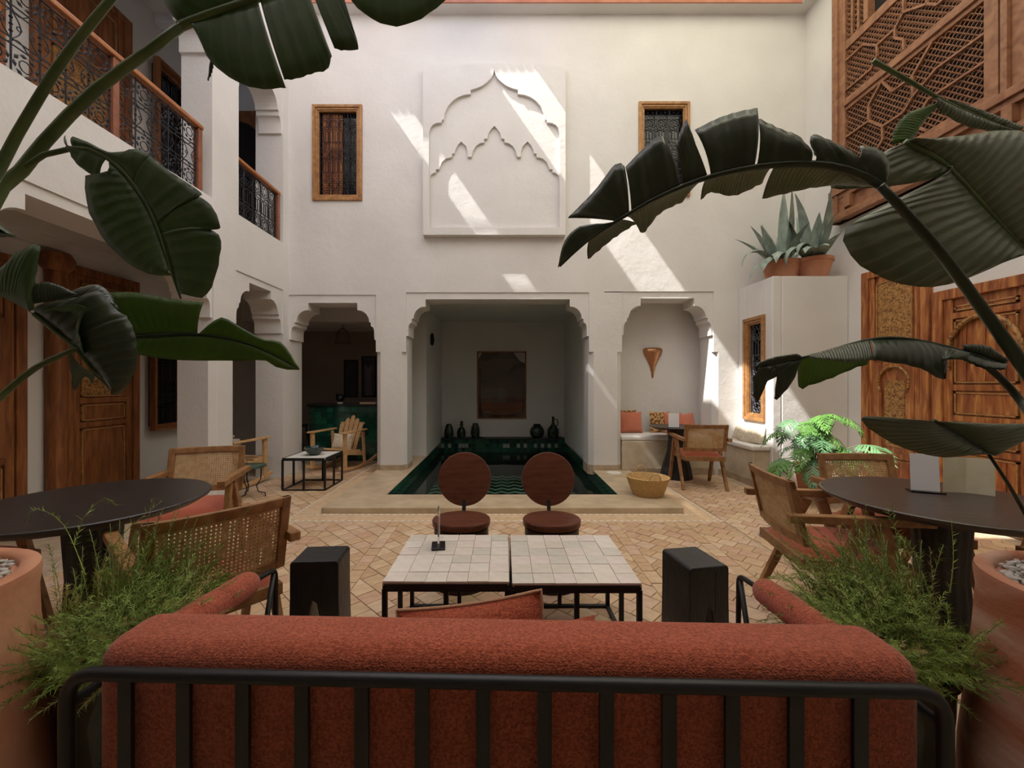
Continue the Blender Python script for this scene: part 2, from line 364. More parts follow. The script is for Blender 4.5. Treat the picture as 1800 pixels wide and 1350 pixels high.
pier_y(mb, -1.90, -1.45, 2.716); pier_y(mb, 1.275, 1.765, 2.716); pier_y(mb, 3.13, 4.9, 2.73, r=False)
for a, b, zs, zt in OPEN: mb.prism(arch_poly(a, b, zs, zt), 'y', YB+.016, YB+.4)
mb.box(-3.2, -1.9, YB, YB+.4, 2.68, 2.75); mb.box(-1.9, 1.5, YB, YB+.4, 2.716, 2.75); mb.box(1.5, 4.9, YB, YB+.4, 2.73, 2.75)
i = .055
grid_wall(mb, 'y', -3.2, 4.9, 2.75, 6.85, YB, YB+.4, [(WIN1[0]+i, WIN1[1]-i, WIN1[2]+i, WIN1[3]-i), (WIN2[0]+i, WIN2[1]-i, WIN2[2]+i, WIN2[3]-i)])
wall_back = struct('wall_back', mb, M['plaster'], 'tall white plaster wall with three lobed arches facing the courtyard', 'wall')
# carved blind arch
k = .002034; x0 = -.135
def rp(l): return [((x-530)*k, CAMH - ((100 + y/4.09) - CY)*5.99/F) for x, y in l]
OUT = rp([(530,95),(540,130),(556,155),(580,180),(620,208),(660,225),(700,236),(700,266),(745,272),(790,288),(830,315),(862,352),(885,400),(895,448),(908,455),(908,470),(945,474),(972,488),(990,510),(1000,545)])
INN = rp([(530,483),(552,505),(572,535),(582,575),(603,575),(603,602),(635,608),(665,630),(685,662),(695,706),(722,706),(724,665),(735,630),(770,595),(795,622),(812,655),(818,682),(836,682),(836,708),(880,718),(910,745),(930,796),(952,796),(952,818),(975,824),(992,840),(1000,872)])
xr, zt, zb, zr, x1 = 1.043, 6.04, 3.535, CAMH - (400-CY)*5.99/F, OUT[-1][0]
relief = sroot('wall_relief', 'raised white plaster panel with a lobed blind arch', 'wall relief', (x0, YB, zb))
for sg, nm in ((1, 'outer_arch_plate'), (-1, 'outer_arch_plate')):
    A = [(0, zt), (xr, zt), (xr, zb), (0, zb), (0, zr), (x1, zr)] + OUT[::-1]
    B = [(0, OUT[0][1]+.05), (x1+.04, OUT[0][1]+.05), (x1+.04, INN[-1][1]), ] + INN[::-1]
    for poly, n_, d0, d1 in ((A, 'outer_arch_plate', -.11, 0), (B, 'inner_arch_plate', -.068, 0)):
        m_ = MB().prism([(sg*x, z - zb) for x, z in poly], 'y', d0, d1)
        obj(n_, m_, M['plaster'], relief)
obj('recess_plate', MB().box(-xr+.02, xr-.02, -.03, 0.0, .03, zt-zb-.02), M['plaster'], relief)
# back cornice (inner edge of the roof opening) with barrel tiles
mb = MB().box(-3.2, 4.9, 5.92, 6.5, 6.85, 7.0)
trim1 = struct('trim_1', mb, M['plaster'], 'white soffit ledge along the top of the arched wall', 'cornice')
obj('pink_lit_strip', MB().box(-3.2, XR-.18, 5.9, 5.92, 6.852, 7.0), mat('pink_lit_coral', (.50, .20, .13), .7, (.60, .27, .18), nscale=4), trim1)  # pink canopy light on the ledge front, put into an added strip's colour
tl = MB().tube([(0, -.16, 0), (0, .2, .03)], [.05, .05], 10)
tm = mesh('roof_tile', tl, M['green'][0], True)
for q in range(60):
    o = link('roof_tile', tm, trim1, (-3.1 + q*.125, 5.93, 7.03))
# plinth along piers
mb = MB()
for xa, xb in ((-1.9, -1.45), (1.275, 1.765)):
    mb.prism([(xa-.012, YB+.4), (xa-.012, YB+.066), (xa+.066, YB-.012), (xb-.066, YB-.012), (xb+.012, YB+.066), (xb+.012, YB+.4)], 'z', .0, .145)
mb.box(3.2, 3.32, YB-.012, YB+.1, 0, .085)
struct('baseboard_back', mb, M['plinth'], 'tan stone skirting around the feet of the piers', 'baseboard')
# pool recess (room behind the middle arch)
mb = MB(); mb.box(-1.9, -1.38, 7.33, 9.3, 0, 2.85); mb.box(-1.9, 1.9, 9.2, 9.5, -1, 2.85); mb.box(1.36, 1.75, 6.5, 9.3, 0, 2.85)
struct('wall_pool_alcove', mb, M['plaster_in'], 'pale walls of the deep alcove behind the pool', 'wall')
struct('ceiling_pool_alcove', MB().box(-1.9, 1.75, 6.5, 9.3, 2.74, 2.95), M['plaster_in'], 'white ceiling of the pool alcove', 'ceiling')
# seat niche
mb = MB(); mb.box(1.75, 3.6, 6.72, 6.9, 0, 2.9); mb.box(1.70, 1.765, 6.5, 6.8, 0, 2.9); mb.box(3.20, 3.6, 6.5, 6.8, 0, 2.9); mb.box(1.7, 3.6, 6.5, 6.8, 2.7, 2.9)
struct('wall_niche', mb, M['plaster'], 'white walls of the shallow seat niche under the sconce', 'wall')
# corner block carrying the agaves
BX0, BX1, BY0 = 3.50, 4.49, 5.33
WINB = (5.47, 5.95, .843, 2.285)
mb = MB(); ib = .06
grid_wall(mb, 'x', BY0, YB, 0, 2.76, BX0, BX0+.12, [(WINB[0]+ib, WINB[1]-ib, WINB[2]+ib, WINB[3]-ib)])
mb.box(BX0+.12, BX1, BY0, YB, 0, 2.76)
struct('wall_corner_block', mb, M['plaster'], 'white plaster block with a grilled side window and agaves on top', 'wall block', bevel=.015)
# arcade (left)
bays = [(2.47, 4.52), (4.90, 5.95)]
mb = MB()
for a, b in ((.2, 2.47), (4.52, 4.90)):
    c = .06
    mb.box(XL-.4, XL, a, b, 1.83, 2.72); mb.prism([(XL-.4, a), (XL-c, a), (XL, a+c), (XL, b-c), (XL-c, b), (XL-.4, b)], 'z', 0, 1.83)
mb.box(XL-.4, XL, 5.95, 6.5, 0, 7)
for a, b in bays: mb.prism(arch_poly(a, b, 2.635, 2.72), 'x', XL-.4, XL-.016)
mb.box(XL-.4, XL, .2, 5.95, 2.72, 3.40)
mb.box(XL-.34, XL, 4.50, 4.95, 3.40, 7.0); mb.box(XL-.34, XL, .2, 2.2, 3.4, 7)
for a, b in ((2.2, 4.50), (4.95, 5.95)): mb.prism(arch_poly(a, b, 5.58, 5.68, 1.1), 'x', XL-.34, XL-.016)
mb.box(XL-.34, XL, 2.2, 5.95, 5.68, 7.0)
struct('wall_left', mb, M['plaster'], 'white two-storey arcade wall with lobed arches and galleries', 'wall')
mb = MB(); mb.box(XG-.2, XG, -2.7, 8.7, 0, 7.0)
struct('wall_left_inner', mb, M['plaster_in'], 'inner gallery wall carrying the wooden doors', 'wall')
struct('ceiling_left', MB().box(XG, XL-.4, -2.7, 7.3, 2.95, 3.40), M['plaster_in'], 'white ceiling slab between the two gallery floors', 'ceiling')
ub = struct('ceiling_left_upper', MB().box(XG-.2, XL-.34, -2.7, 6.8, 6.25, 7.0), M['plaster'], 'white beamed ceiling of the upper gallery', 'ceiling')
bm_ = mesh('beam', MB().box(0, XL-.34-XG, -.05, .05, -.14, 0), M['plaster'])
for q in range(12): link('beam', bm_, ub, (XG, 1.4 + q*.45, 6.25))
mb = MB().box(XG, XG+.07, 1.0, 6.0, 2.72, 2.82); mb.box(XG, XG+.12, 1, 6, 2.82, 2.95)
struct('trim_2', mb, M['plaster_in'], 'moulded cornice above the gallery doors', 'cornice')
mb = MB().box(XG, XL-.34, 6.6, 6.8, 3.4, 6.3)
struct('wall_upper_end', mb, M['plaster_in'], 'end wall of the upper gallery behind the horseshoe door', 'wall')
# reception room behind the left arch
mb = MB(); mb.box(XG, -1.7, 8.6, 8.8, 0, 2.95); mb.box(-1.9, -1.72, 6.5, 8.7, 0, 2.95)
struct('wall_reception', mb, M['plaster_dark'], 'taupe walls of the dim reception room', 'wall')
mb = MB(); mb.box(XG, -1.7, 7.2, 8.7, 2.45, 2.95); mb.box(XL-.4, -1.7, 6.5, 7.2, 2.78, 2.95)
struct('ceiling_reception', mb, M['plaster_in'], 'stepped white ceiling of the reception room', 'ceiling')
# right wall and front gallery (behind the camera)
mb = MB(); mb.box(XR, XR+.3, -2.7, 6.5, 0, 7.0)
struct('wall_right', mb, M['plaster'], 'white wall holding the carved doors and lattice screen', 'wall')
struct('trim_3', MB().box(XR-.18, XR+.3, .2, 5.92, 6.85, 7.0), M['plaster'], 'white soffit ledge above the lattice screen', 'cornice')
mb = MB(); mb.box(XG-.2, XR+.3, -2.9, -2.7, 0, 3.4)
struct('wall_front', mb, M['plaster_in'], 'wall of the sheltered gallery facing the pool', 'wall')
mb = MB(); mb.box(XL-.34, XR+.3, -.05, .2, 3.2, 7.0)
struct('wall_front_upper', mb, M['plaster'], 'upper wall opposite the arched wall', 'wall')
struct('ceiling_front', MB().box(XG, XR+.1, -2.8, .15, 3.2, 3.4), M['plaster_in'], 'ceiling of the sheltered gallery by the sofa', 'ceiling')
# canopy over the courtyard: canvas strips with open slots between
can = sroot('ceiling_canopy', 'translucent canvas strips stretched over the courtyard opening', 'canopy', (0, 0, 7.0))
def strip(x0, x1, y0, y1, m):
    nx, ny = 6, 10; mb = MB()
    vs = [(x0+(x1-x0)*a/nx, y0+(y1-y0)*b/ny, .02*math.sin(b*1.1) + .02) for b in range(ny+1) for a in range(nx+1)]
    fs = [(b*(nx+1)+a, b*(nx+1)+a+1, (b+1)*(nx+1)+a+1, (b+1)*(nx+1)+a) for b in range(ny) for a in range(nx)]
    mb.add(vs, fs); obj('canvas_strip', mb, M[m], can, True)
strip(-3.25, -2.79, .15, 5.95, 'canvas_p'); strip(-2.46, -.95, .15, 5.95, 'canvas_p'); strip(-.25, 1.1, .15, 5.95, 'canvas_p')
strip(1.1, 2.8, .15, 5.95, 'canvas_y'); strip(2.8, 4.5, .15, 5.95, 'canvas_y')
strip(-.95, -.25, .15, 2.2, 'canvas_w')
for a, b in ((.15, 5.25), (5.30, 5.42), (5.57, 5.64), (5.79, 5.95)): strip(-2.79, -2.46, a, b, 'canvas_w')
# ------------------------------------------------------------------ floor, deck, pool
PX0, PX1, PY0, PY1 = -1.36, 1.335, 4.78, 8.92
DX0, DX1, DY0, DZ = -1.9, 1.88, 4.265, .066
mb = MB()
for x0_, x1_, y0_, y1_ in ((XG-.2, PX0-.02, -2.9, 9.5), (PX1+.02, XR+.3, -2.9, 9.5), (PX0-.02, PX1+.02, -2.9, PY0-.02)):
    mb.box(x0_, x1_, y0_, y1_, -.12, 0)
floor = struct('floor', mb, M['grout'], 'courtyard floor of small terracotta tiles laid on the diagonal', 'floor')
def clip(poly, x0, x1, y0, y1):
    def cut(p, ax, v, s):
        out = []
        for i in range(len(p)):
            a, b = p[i], p[(i+1) % len(p)]
            ia, ib_ = s*(a[ax]-v) >= 0, s*(b[ax]-v) >= 0
            if ia: out.append(a)
            if ia != ib_:
                t = (v-a[ax])/(b[ax]-a[ax]); out.append((a[0]+t*(b[0]-a[0]), a[1]+t*(b[1]-a[1])))
        return out
    for ax, v, s in ((0, x0, 1), (0, x1, -1), (1, y0, 1), (1, y1, -1)):
        poly = cut(poly, ax, v, s)
        if len(poly) < 3: return []
    return poly
def parea(p): return abs(sum(p[i][0]*p[(i+1) % len(p)][1]-p[(i+1) % len(p)][0]*p[i][1] for i in range(len(p))))/2
tiles = []
R = random.Random(3)
T, GAP = .132, .0035
def inset(poly, g):
    cx = sum(p[0] for p in poly)/len(poly); cy_ = sum(p[1] for p in poly)/len(poly)
    return [(x + (cx-x)*min(.4, g/max(1e-3, math.hypot(cx-x, cy_-y))*1.3), y + (cy_-y)*min(.4, g/max(1e-3, math.hypot(cx-x, cy_-y))*1.3)) for x, y in poly]
def fill(x0, x1, y0, y1, kind):
    if kind == 'diag':
        c = math.cos(PI/4); s = math.sin(PI/4); n = int((x1-x0+y1-y0)/T)+3
        for i in range(-n, n):
            for j in range(-n, n):
                off = (i % 2)*T*.5
                cx, cy_ = i*T, j*T+off
                q = [(cx-T/2, cy_-T/2), (cx+T/2, cy_-T/2), (cx+T/2, cy_+T/2), (cx-T/2, cy_+T/2)]
                q = [(x0 + (x1-x0)/2 + x*c-y*s, y0 + (y1-y0)/2 + x*s+y*c) for x, y in q]
                p = clip(q, x0, x1, y0, y1)
                if p and parea(p) > .0012: tiles.append(inset(p, GAP))
    else:
        L_ = .15; y = y0
        while y < y1:
            e = min(y1, y+L_*R.uniform(.8, 1.3))
            tiles.append(inset([(x0, y), (x1, y), (x1, e), (x0, e)], GAP)); y = e
BY1, BX = 4.03, 2.14
for a, b, kd in ((-1.0, 1.0, 'diag'), (1.0, 1.1, 'r'), (1.1, 1.66, 'diag'), (1.66, 1.76, 'r'), (-1.1, -1.0, 'r'), (-1.66, -1.1, 'diag'), (-1.76, -1.66, 'r'), (-2.14, -1.76, 'diag'), (1.76, 2.14, 'diag')):
    fill(a, b, 1.75, BY1-.03, kd)
fill(-3.2, -2.16, 1.75, 6.05, 'diag'); fill(2.17, 3.05, 1.75, 6.05, 'diag'); fill(3.05, 3.15, 1.75, 6.05, 'r'); fill(3.15, 4.3, 1.75, 5.3, 'diag')
fill(-3.0, -1.95, 6.05, 7.1, 'diag')
def vis(p):
    pr = [W_(x, y) for x, y in p]
    cx = sum(q[0] for q in pr)/len(pr); cy_ = sum(q[1] for q in pr)/len(pr)
    if not (0 < cx < 1800) or cy_ > 1098: return 0
    if cx < 520 and cy_ > 870 or cx > 1420 and cy_ > 900: return 0
    return parea(pr)
def W_(x, y): return (CX + x/y*F, CY + CAMH/y*F)
order = sorted(range(len(tiles)), key=lambda i: -vis(tiles[i]))
def tilemesh(p, cx, cy_, h):
    n = len(p); return MB().prism([(x-cx, y-cy_) for x, y in p], 'z', -.003, h)
rest = MB(); restm = []
for r_, i in enumerate(order):
    p = tiles[i]; cx = sum(q[0] for q in p)/len(p); cy_ = sum(q[1] for q in p)/len(p)
    h = .006 + R.uniform(-.0015, .0015); mi = R.choice([0, 0, 1, 1, 2, 3, 4, 5, 5, 6])
    t = tilemesh(p, cx, cy_, h); tl_ = Matrix.Rotation(R.uniform(-.006, .006), 4, 'X') @ Matrix.Rotation(R.uniform(-.006, .006), 4, 'Y')
    if r_ < 295:
        o = obj('tile', t, M['ft'][mi], floor); o.location = (cx, cy_, 0)
        o.rotation_euler = (R.uniform(-.006, .006), R.uniform(-.006, .006), 0)
    else:
        nf = len(rest.f); rest.merge(t, Matrix.Translation((cx, cy_, 0)) @ tl_); restm += [mi]*(len(rest.f)-nf)
o = obj('floor_tiles', rest, None, floor); o['kind'] = 'stuff'
for m_ in M['ft']: o.data.materials.append(m_)
for p, mi in zip(o.data.polygons, restm): p.material_index = mi
# border band and marble teeth
mb = MB(); e = .005
mb.box(-BX-.02, BX+.02, BY1-.03, DY0, -.002, e); mb.box(-BX-.02, DX0, DY0, 7.1, -.002, e); mb.box(DX1, BX+.02, DY0, YB-.05, -.002, e)
obj('border_band', mb, M['ft'][1], floor)
mb = MB()
def tooth(x, y, dx, dy, w=.026, d=.022):
    a = Vector((x, y, 0)); t = Vector((dx, dy, 0)); n = Vector((-dy, dx, 0))
    p = [a - t*w, a + t*w, a + t*w*.3 + n*d, a - t*w*.3 + n*d]
    mb.prism([(q.x, q.y) for q in p], 'z', 0, e+.0025)
for q in range(66):
    x = -BX + .03 + q*.0655
    tooth(x, BY1, 1, 0)
    if DX0-.1 < x < DX1+.1: tooth(x, DY0-.045, 1, 0)
for q in range(44):
    y = BY1 + .05 + q*.0655
    tooth(-BX, y, 0, 1)
    if y < YB-.1: tooth(BX, y, 0, 1)
mb.lathe([(.085, e), (.085, e+.004)], 20, (0, 0, 0)) if False else None
o = obj('marble_inlay', mb, M['marble'], floor); o['kind'] = 'stuff'
# deck
mb = MB()
mb.box(DX0, DX1, DY0, PY0, 0, DZ); mb.box(DX0, PX0, PY0, 7.5, 0, DZ); mb.box(PX1, DX1, PY0, 6.55, 0, DZ)
struct('floor_pool_deck', mb, M['tadelakt'], 'low polished tan deck framing the pool', 'pool deck', bevel=.008)
# pool shell with tiles
WZ = -.125; PB = -.62
pool = sroot('pool', 'sunken pool lined with dark green mosaic tiles', 'pool', (0, PY0, 0))
mb = MB(); t_ = .03
mb.box(PX0-t_, PX0-.006, PY0-t_, 9.2, PB, DZ-.002); mb.box(PX1+.006, PX1+t_, PY0-t_, 9.2, PB, DZ-.002); mb.box(PX0, PX1, PY0-t_, PY0-.006, PB, DZ-.002)
mb.box(PX0, PX1, PY1+.006, 9.2, PB, .15); mb.box(PX0-t_, PX1+t_, PY0-t_, 9.2, PB-.1, PB)
obj('pool_shell', mb, M['green_dark'], pool, world=True)
obj('ledge_top', MB().box(PX0, PX1, PY1-.01, 9.2, .15, .165), M['green_dark'], pool, world=True, bevel=.003)
tw, th = .074, .094
def tset(ax):
    out = []
    for mi in range(5):
        q = MB().box(-.004, .004, -tw/2+.003, tw/2-.003, -th/2+.003, th/2-.003) if ax == 'x' else MB().box(-tw/2+.003, tw/2-.003, -.004, .004, -th/2+.003, th/2-.003)
        out.append(mesh('pool_tile', q, M['green'][mi]))
    return out
tx, ty = tset('x'), tset('y'); lightt = mesh('pool_tile', MB().box(-tw/2+.003, tw/2-.003, -.004, .004, -th/2+.003, th/2-.003), mat('pale_grey_tile', (.22, .25, .22), .25))
R = random.Random(11)
def pt(me, p): link('pool_tile', me, pool, Vector(p) - pool.location)
n = int((PY1-PY0)/tw)
for i in range(n):
    for j in range(2):
        z = DZ - th/2 - j*th; y = PY0 + tw*(i+.5)
        pt(tx[R.choice([0, 0, 1, 2, 3, 4])], (PX0, y, z)); pt(tx[R.choice([0, 0, 1, 2, 3, 4])], (PX1, y, z))
nb = int((PX1-PX0)/tw)
for i in range(nb):
    for j in range(3):
        x = PX0 + (PX1-PX0)/nb*(i+.5); z = .145 - th/2 - j*th
        pt(lightt if (j == 1 and R.random() < .34) else ty[R.choice([0, 1, 3, 1])], (x, PY1, z))
# zig-zag mosaic on the pool floor
cw, cr, cd = .24, .125, .12
rows = int((PY1-PY0)/cr)-1
for j in range(rows):
    y = PY0 + cr*(j-.6); up = []; lo = []
    nz = int((PX1-PX0)/cw)*2
    for q in range(nz+1):
        x = PX0+.01 + q*cw/2; dy = cd if q % 2 else 0
        up.append((x, max(PY0, y+dy+cr*.46))); lo.append((x, max(PY0, y+dy)))
    o = obj('mosaic_row', MB().prism(lo + up[::-1], 'z', PB+.001, PB+.008), M['chev_light'] if j % 2 else M['chev_dark'], pool, world=True)
w_ = MB(); nx, ny = 12, 16
w_.add([(PX0+(PX1-PX0)*a/nx, PY0+(PY1-PY0)*b/ny, WZ) for b in range(ny+1) for a in range(nx+1)], [(b*(nx+1)+a, b*(nx+1)+a+1, (b+1)*(nx+1)+a+1, (b+1)*(nx+1)+a) for b in range(ny) for a in range(nx)])
wo = obj('water', w_, M['water'], pool, True, world=True)
if wo.data.polygons[0].normal.z < 0: wo.data.flip_normals()
# ------------------------------------------------------------------ windows, doors, railings, lattice screen
def circ(c, r, n=10, ry=None, a0=0):
    ry = r if ry is None else ry
    return [(c[0]+r*math.cos(a0+2*PI*k/n), c[1], c[2]+ry*math.sin(a0+2*PI*k/n)) for k in range(n)]
def g_flower(mb, x, z, c, t=.004):
    mb.tube(circ((x, 0, z), c*.46, 14), t, 4, True)
    for k in range(6):
        a = k*PI/3; mb.tube(circ((x+.30*c*math.cos(a), 0, z+.30*c*math.sin(a)), c*.13, 7), t*.9, 4, True)
    for sx in (-1, 1):
        for sz in (-1, 1): mb.tube(circ((x+sx*.42*c, 0, z+sz*.42*c), c*.09, 6), t*.8, 4, True)
def g_key(mb, x, z, w, h, t=.004):
    for sx in (-.25, .25):
        cx = x+sx*w; r = w*.17
        p = [(cx-r*.8, 0, z-h/2), (cx-r*.8, 0, z+h*.1)] + [(cx+r*math.cos(a), 0, z+h*.25+r*math.sin(a)) for a in [PI*1.2-k*PI*1.4/8 for k in range(9)]] + [(cx+r*.8, 0, z+h*.1), (cx+r*.8, 0, z-h/2)]
        mb.tube(p, t*1.3, 4)
def g_band(mb, x, z, w, h, t=.004):
    for k in range(3):
        cx = x+(k-1)*w/3; mb.tube(circ((cx, 0, z), w*.13, 7, h*.38), t*.8, 4, True)
def grille(w, h, cols, spec, t=.004):
    mb = MB(); c = w/cols; tot = sum(s[1] for s in spec); z = h
    for kd, hh in spec:
        hh = hh*h/tot; zc = z-hh/2
        mb.tube([(-w/2, 0, z), (w/2, 0, z)], t*1.2, 4)
        for q in range(cols):
            x = -w/2+c*(q+.5)
            if kd == 'f': g_flower(mb, x, zc, min(c, hh), t)
            elif kd == 'k': g_key(mb, x, zc, c, hh, t)
            else: g_band(mb, x, zc, c, hh, t)
        z -= hh
    for q in range(cols+1): mb.tube([(-w/2+c*q, 0, 0), (-w/2+c*q, 0, h)], t*1.3, 4)
    return mb
SPEC = [('b', .5), ('f', 1), ('k', 1.1), ('b', .6), ('f', 1), ('k', 1.1), ('b', .6), ('f', 1), ('b', .5)]
def frame_mb(w, h, fw, d0, d1, step=True):
    mb = MB()
    def ring(o, i, y0, y1, zo, zi):
        # mitred rectangular ring between outer half-size o and inner i
        P = [(-o, zo[0]), (o, zo[0]), (o, zo[1]), (-o, zo[1])]; Q = [(-i, zi[0]), (i, zi[0]), (i, zi[1]), (-i, zi[1])]
        for k in range(4):
            j = (k+1) % 4; mb.prism([P[k], P[j], Q[j], Q[k]], 'y', y0, y1)
    ring(w/2, w/2-fw*.45, d0*1.0, d1, (0, h), (fw*.45, h-fw*.45))
    ring(w/2-fw*.45, w/2-fw*.8, d0*.55, d1, (fw*.45, h-fw*.45), (fw*.8, h-fw*.8))
    ring(w/2-fw*.8, w/2-fw, d0*.15, d1, (fw*.8, h-fw*.8), (fw, h-fw))
    return mb
def window(name, label, loc, rotz, w, h, cols, spec, fw=.085, gm='iron', t=.004, shut=False, fmat='framew', surf=0.0):
    r = sroot(name, label, 'window', loc); r.rotation_euler = (0, 0, rotz)
    obj('window_frame', frame_mb(w, h, fw, -.03-surf, .05-surf), M[fmat], r, bevel=.004)
    g = obj('grille', grille(w-2*fw, h-2*fw, cols, spec, t), M[gm], r, loc=(0, .035-surf*.9, fw))
    obj('pane', MB().box(-w/2+fw*.9, w/2-fw*.9, .085-surf, .09-surf, fw*.9, h-fw*.9), M['glassdark'], r)
    mb = MB().box(-w/2+.05, w/2-.05, .098-surf, .105-surf, .05, h-.05)
    obj('backing', mb, M['darkvoid'], r)
    if shut:
        for k in range(2):
            mb = MB(); ww = (w-2*fw)*.26; x = -w/2+fw+.03+k*ww*1.08
            mb.box(x, x+ww, .060, .075, fw, h-fw)
            for q in range(5): mb.box(x+ww*.2, x+ww*.8, .052, .06, fw+.06+q*(h-2*fw)/5, fw+(q+.82)*(h-2*fw)/5)
            obj('shutter', mb, M['doorw'], r)
    return r
cx = (WIN1[0]+WIN1[1])/2
window('window_1', 'oak-framed grilled window on the arched wall, wooden shutter half open behind it', (cx, YB, WIN1[2]), 0, WIN1[1]-WIN1[0], WIN1[3]-WIN1[2], 4, SPEC, .09, shut=True)
window('window_2', 'oak-framed grilled window on the arched wall, on the lattice screen side of the relief', ((WIN2[0]+WIN2[1])/2, YB, WIN2[2]), 0, WIN2[1]-WIN2[0], WIN2[3]-WIN2[2], 3, SPEC, .09)
window('window_3', 'narrow orange-framed grilled window in the side of the white corner block', (BX0, (WINB[0]+WINB[1])/2, WINB[2]), -PI/2, WINB[1]-WINB[0], WINB[3]-WINB[2], 1,
       [('f', 1.1), ('k', 1.2), ('b', .5), ('f', 1.1), ('k', 1.2), ('b', .4), ('f', 1.1)], .10, 'iron_grey', .005)
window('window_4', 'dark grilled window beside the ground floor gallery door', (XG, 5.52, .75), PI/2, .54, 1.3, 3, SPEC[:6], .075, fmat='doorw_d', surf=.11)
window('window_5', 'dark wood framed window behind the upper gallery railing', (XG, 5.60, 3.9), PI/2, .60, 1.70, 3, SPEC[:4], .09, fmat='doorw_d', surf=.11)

def arch_door(mb, w, z0, z1, y0, y1, rr):
    """plate of width w between z0 and z1 with a horseshoe opening cut out (open at the bottom)."""
    zc = z1 - rr*1.35; half = rr*.82
    arc = [(rr*math.cos(a), zc+rr*math.sin(a)) for a in [-.55 + k*(PI+1.1)/18 for k in range(19)]]
    poly = [(-w/2, z0), (-w/2, z1), (w/2, z1), (w/2, z0), (half, z0), (half, arc[0][1])] + arc + [(-half, arc[-1][1]), (-half, z0)]
    return mb.prism(poly, 'y', y0, y1)
def door(name, label, loc, rotz, w, h, rows, wm='doorw', fw=.09, fthick=.05):
    """rows from the bottom: (kind, fraction)"""
    r = sroot(name, label, 'door', loc); r.rotation_euler = (0, 0, rotz)
    mb = MB(); mb.box(-w/2, -w/2+fw, -fthick, .02, 0, h); mb.box(w/2-fw, w/2, -fthick, .02, 0, h); mb.box(-w/2+fw, w/2-fw, -fthick, .02, h-fw, h)
    mb.box(-w/2+fw, -w/2+fw*1.25, -fthick*.6, .02, 0, h-fw); mb.box(w/2-fw*1.25, w/2-fw, -fthick*.6, .02, 0, h-fw)
    obj('door_frame', mb, M[wm], r, bevel=.006)
    iw = w-2.5*fw; ih = h-fw-.02
    obj('door_leaf', MB().box(-iw/2, iw/2, -.012, .015, .02, ih+.02), M[wm], r)
    z = .05; st = .055
    tot = sum(x[1] for x in rows); av = ih-.06
    mb = MB(); mb.box(-iw/2, -iw/2+st, -.03, 0, .02, ih+.02); mb.box(iw/2-st, iw/2, -.03, 0, .02, ih+.02)
    pw = iw-2*st
    for kd, fr in rows:
        hh = fr*av/tot
        mb.box(-pw/2, pw/2, -.029, 0, z-.03, z+.03)
        if kd in ('plain', 'carved', 'split'):
            pm = 'carved' if kd == 'carved' else wm
            e = .035
            obj('door_panel', MB().box(-pw/2+e, pw/2-e, -.026, 0, z+e+.02, z+hh-e-.02), M[pm], r, bevel=.008)
            fr_ = MB(); a, b, c, d = -pw/2+.02, pw/2-.02, z+.045, z+hh-.045
            for x0_, x1_, z0_, z1_ in ((a, b, c, c+.014), (a, b, d-.014, d), (a, a+.014, c, d), (b-.014, b, c, d)): fr_.box(x0_, x1_, -.034, 0, z0_, z1_)
            obj('moulding', fr_, M['framew'], r)
            if kd == 'split':
                for q in range(3):
                    x = -pw/2+e+(q+.5)*(pw-2*e)/3; obj('batten', MB().box(x-.012, x+.012, -.036, -.02, z+e+.03, z+hh-e-.03), M[wm], r)
        elif kd == 'arch':
            ar = MB(); arch_door(ar, pw, z+.03, z+hh-.03, -.036, 0, pw*.37); obj('arch_plate', ar, M[wm], r)
            obj('door_panel', MB().box(-pw*.26, pw*.26, -.024, 0, z+.10, z+hh*.78), M['carved'], r, bevel=.006)
            b_ = MB(); rr = pw*.39; zc = z+hh-.03-pw*.37*1.35
            b_.tube([(rr*math.cos(a), -.036, zc+rr*math.sin(a)) for a in [-.6+k*(PI+1.2)/20 for k in range(21)]], .014, 6); obj('arch_moulding', b_, M['carved'], r, True)
        z += hh
    obj('stiles', mb, M[wm], r, bevel=.005)
    return r
door('door_1', 'tall carved cedar door panel beside the white corner block', (XR, 4.685, 0), -PI/2, .81, 2.72, [('plain', .5), ('arch', 1.15), ('carved', 1.0)])
d2 = door('door_2', 'reddish cedar double door with arched top set in a heavy frame', (XR, 3.80, 0), -PI/2, .90, 2.30, [('split', .75), ('plain', .34), ('plain', .34), ('split', .8), ('plain', .16)], fw=.10)
b_ = MB(); rr = .30
b_.tube([(rr*math.cos(a), -.055, 1.62+rr*1.25*math.sin(a)) for a in [-.35+k*(PI+.7)/24 for k in range(25)]], .022, 6)
obj('arch_moulding', b_, M['carved'], d2, True)
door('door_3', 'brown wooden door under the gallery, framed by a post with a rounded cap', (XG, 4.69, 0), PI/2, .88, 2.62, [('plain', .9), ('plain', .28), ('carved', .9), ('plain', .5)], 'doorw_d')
mb = MB(); mb.tube([(XG+.06, 4.16, 0), (XG+.06, 4.16, 2.52)], .085, 12)
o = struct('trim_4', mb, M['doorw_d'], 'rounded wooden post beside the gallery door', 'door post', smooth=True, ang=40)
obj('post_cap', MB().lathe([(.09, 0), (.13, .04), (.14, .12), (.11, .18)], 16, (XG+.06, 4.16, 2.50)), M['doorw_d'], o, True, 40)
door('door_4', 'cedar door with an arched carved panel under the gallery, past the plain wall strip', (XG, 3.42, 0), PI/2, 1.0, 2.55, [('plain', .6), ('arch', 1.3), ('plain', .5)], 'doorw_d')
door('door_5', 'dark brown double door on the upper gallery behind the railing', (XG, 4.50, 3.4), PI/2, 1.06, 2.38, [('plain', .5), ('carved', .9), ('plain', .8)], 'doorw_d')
door('door_6', 'orange cedar door on the upper gallery behind two scroll panels', (XG, 3.25, 3.4), PI/2, 1.0, 2.35, [('split', .8), ('carved', .9), ('plain', .5)], 'doorw')
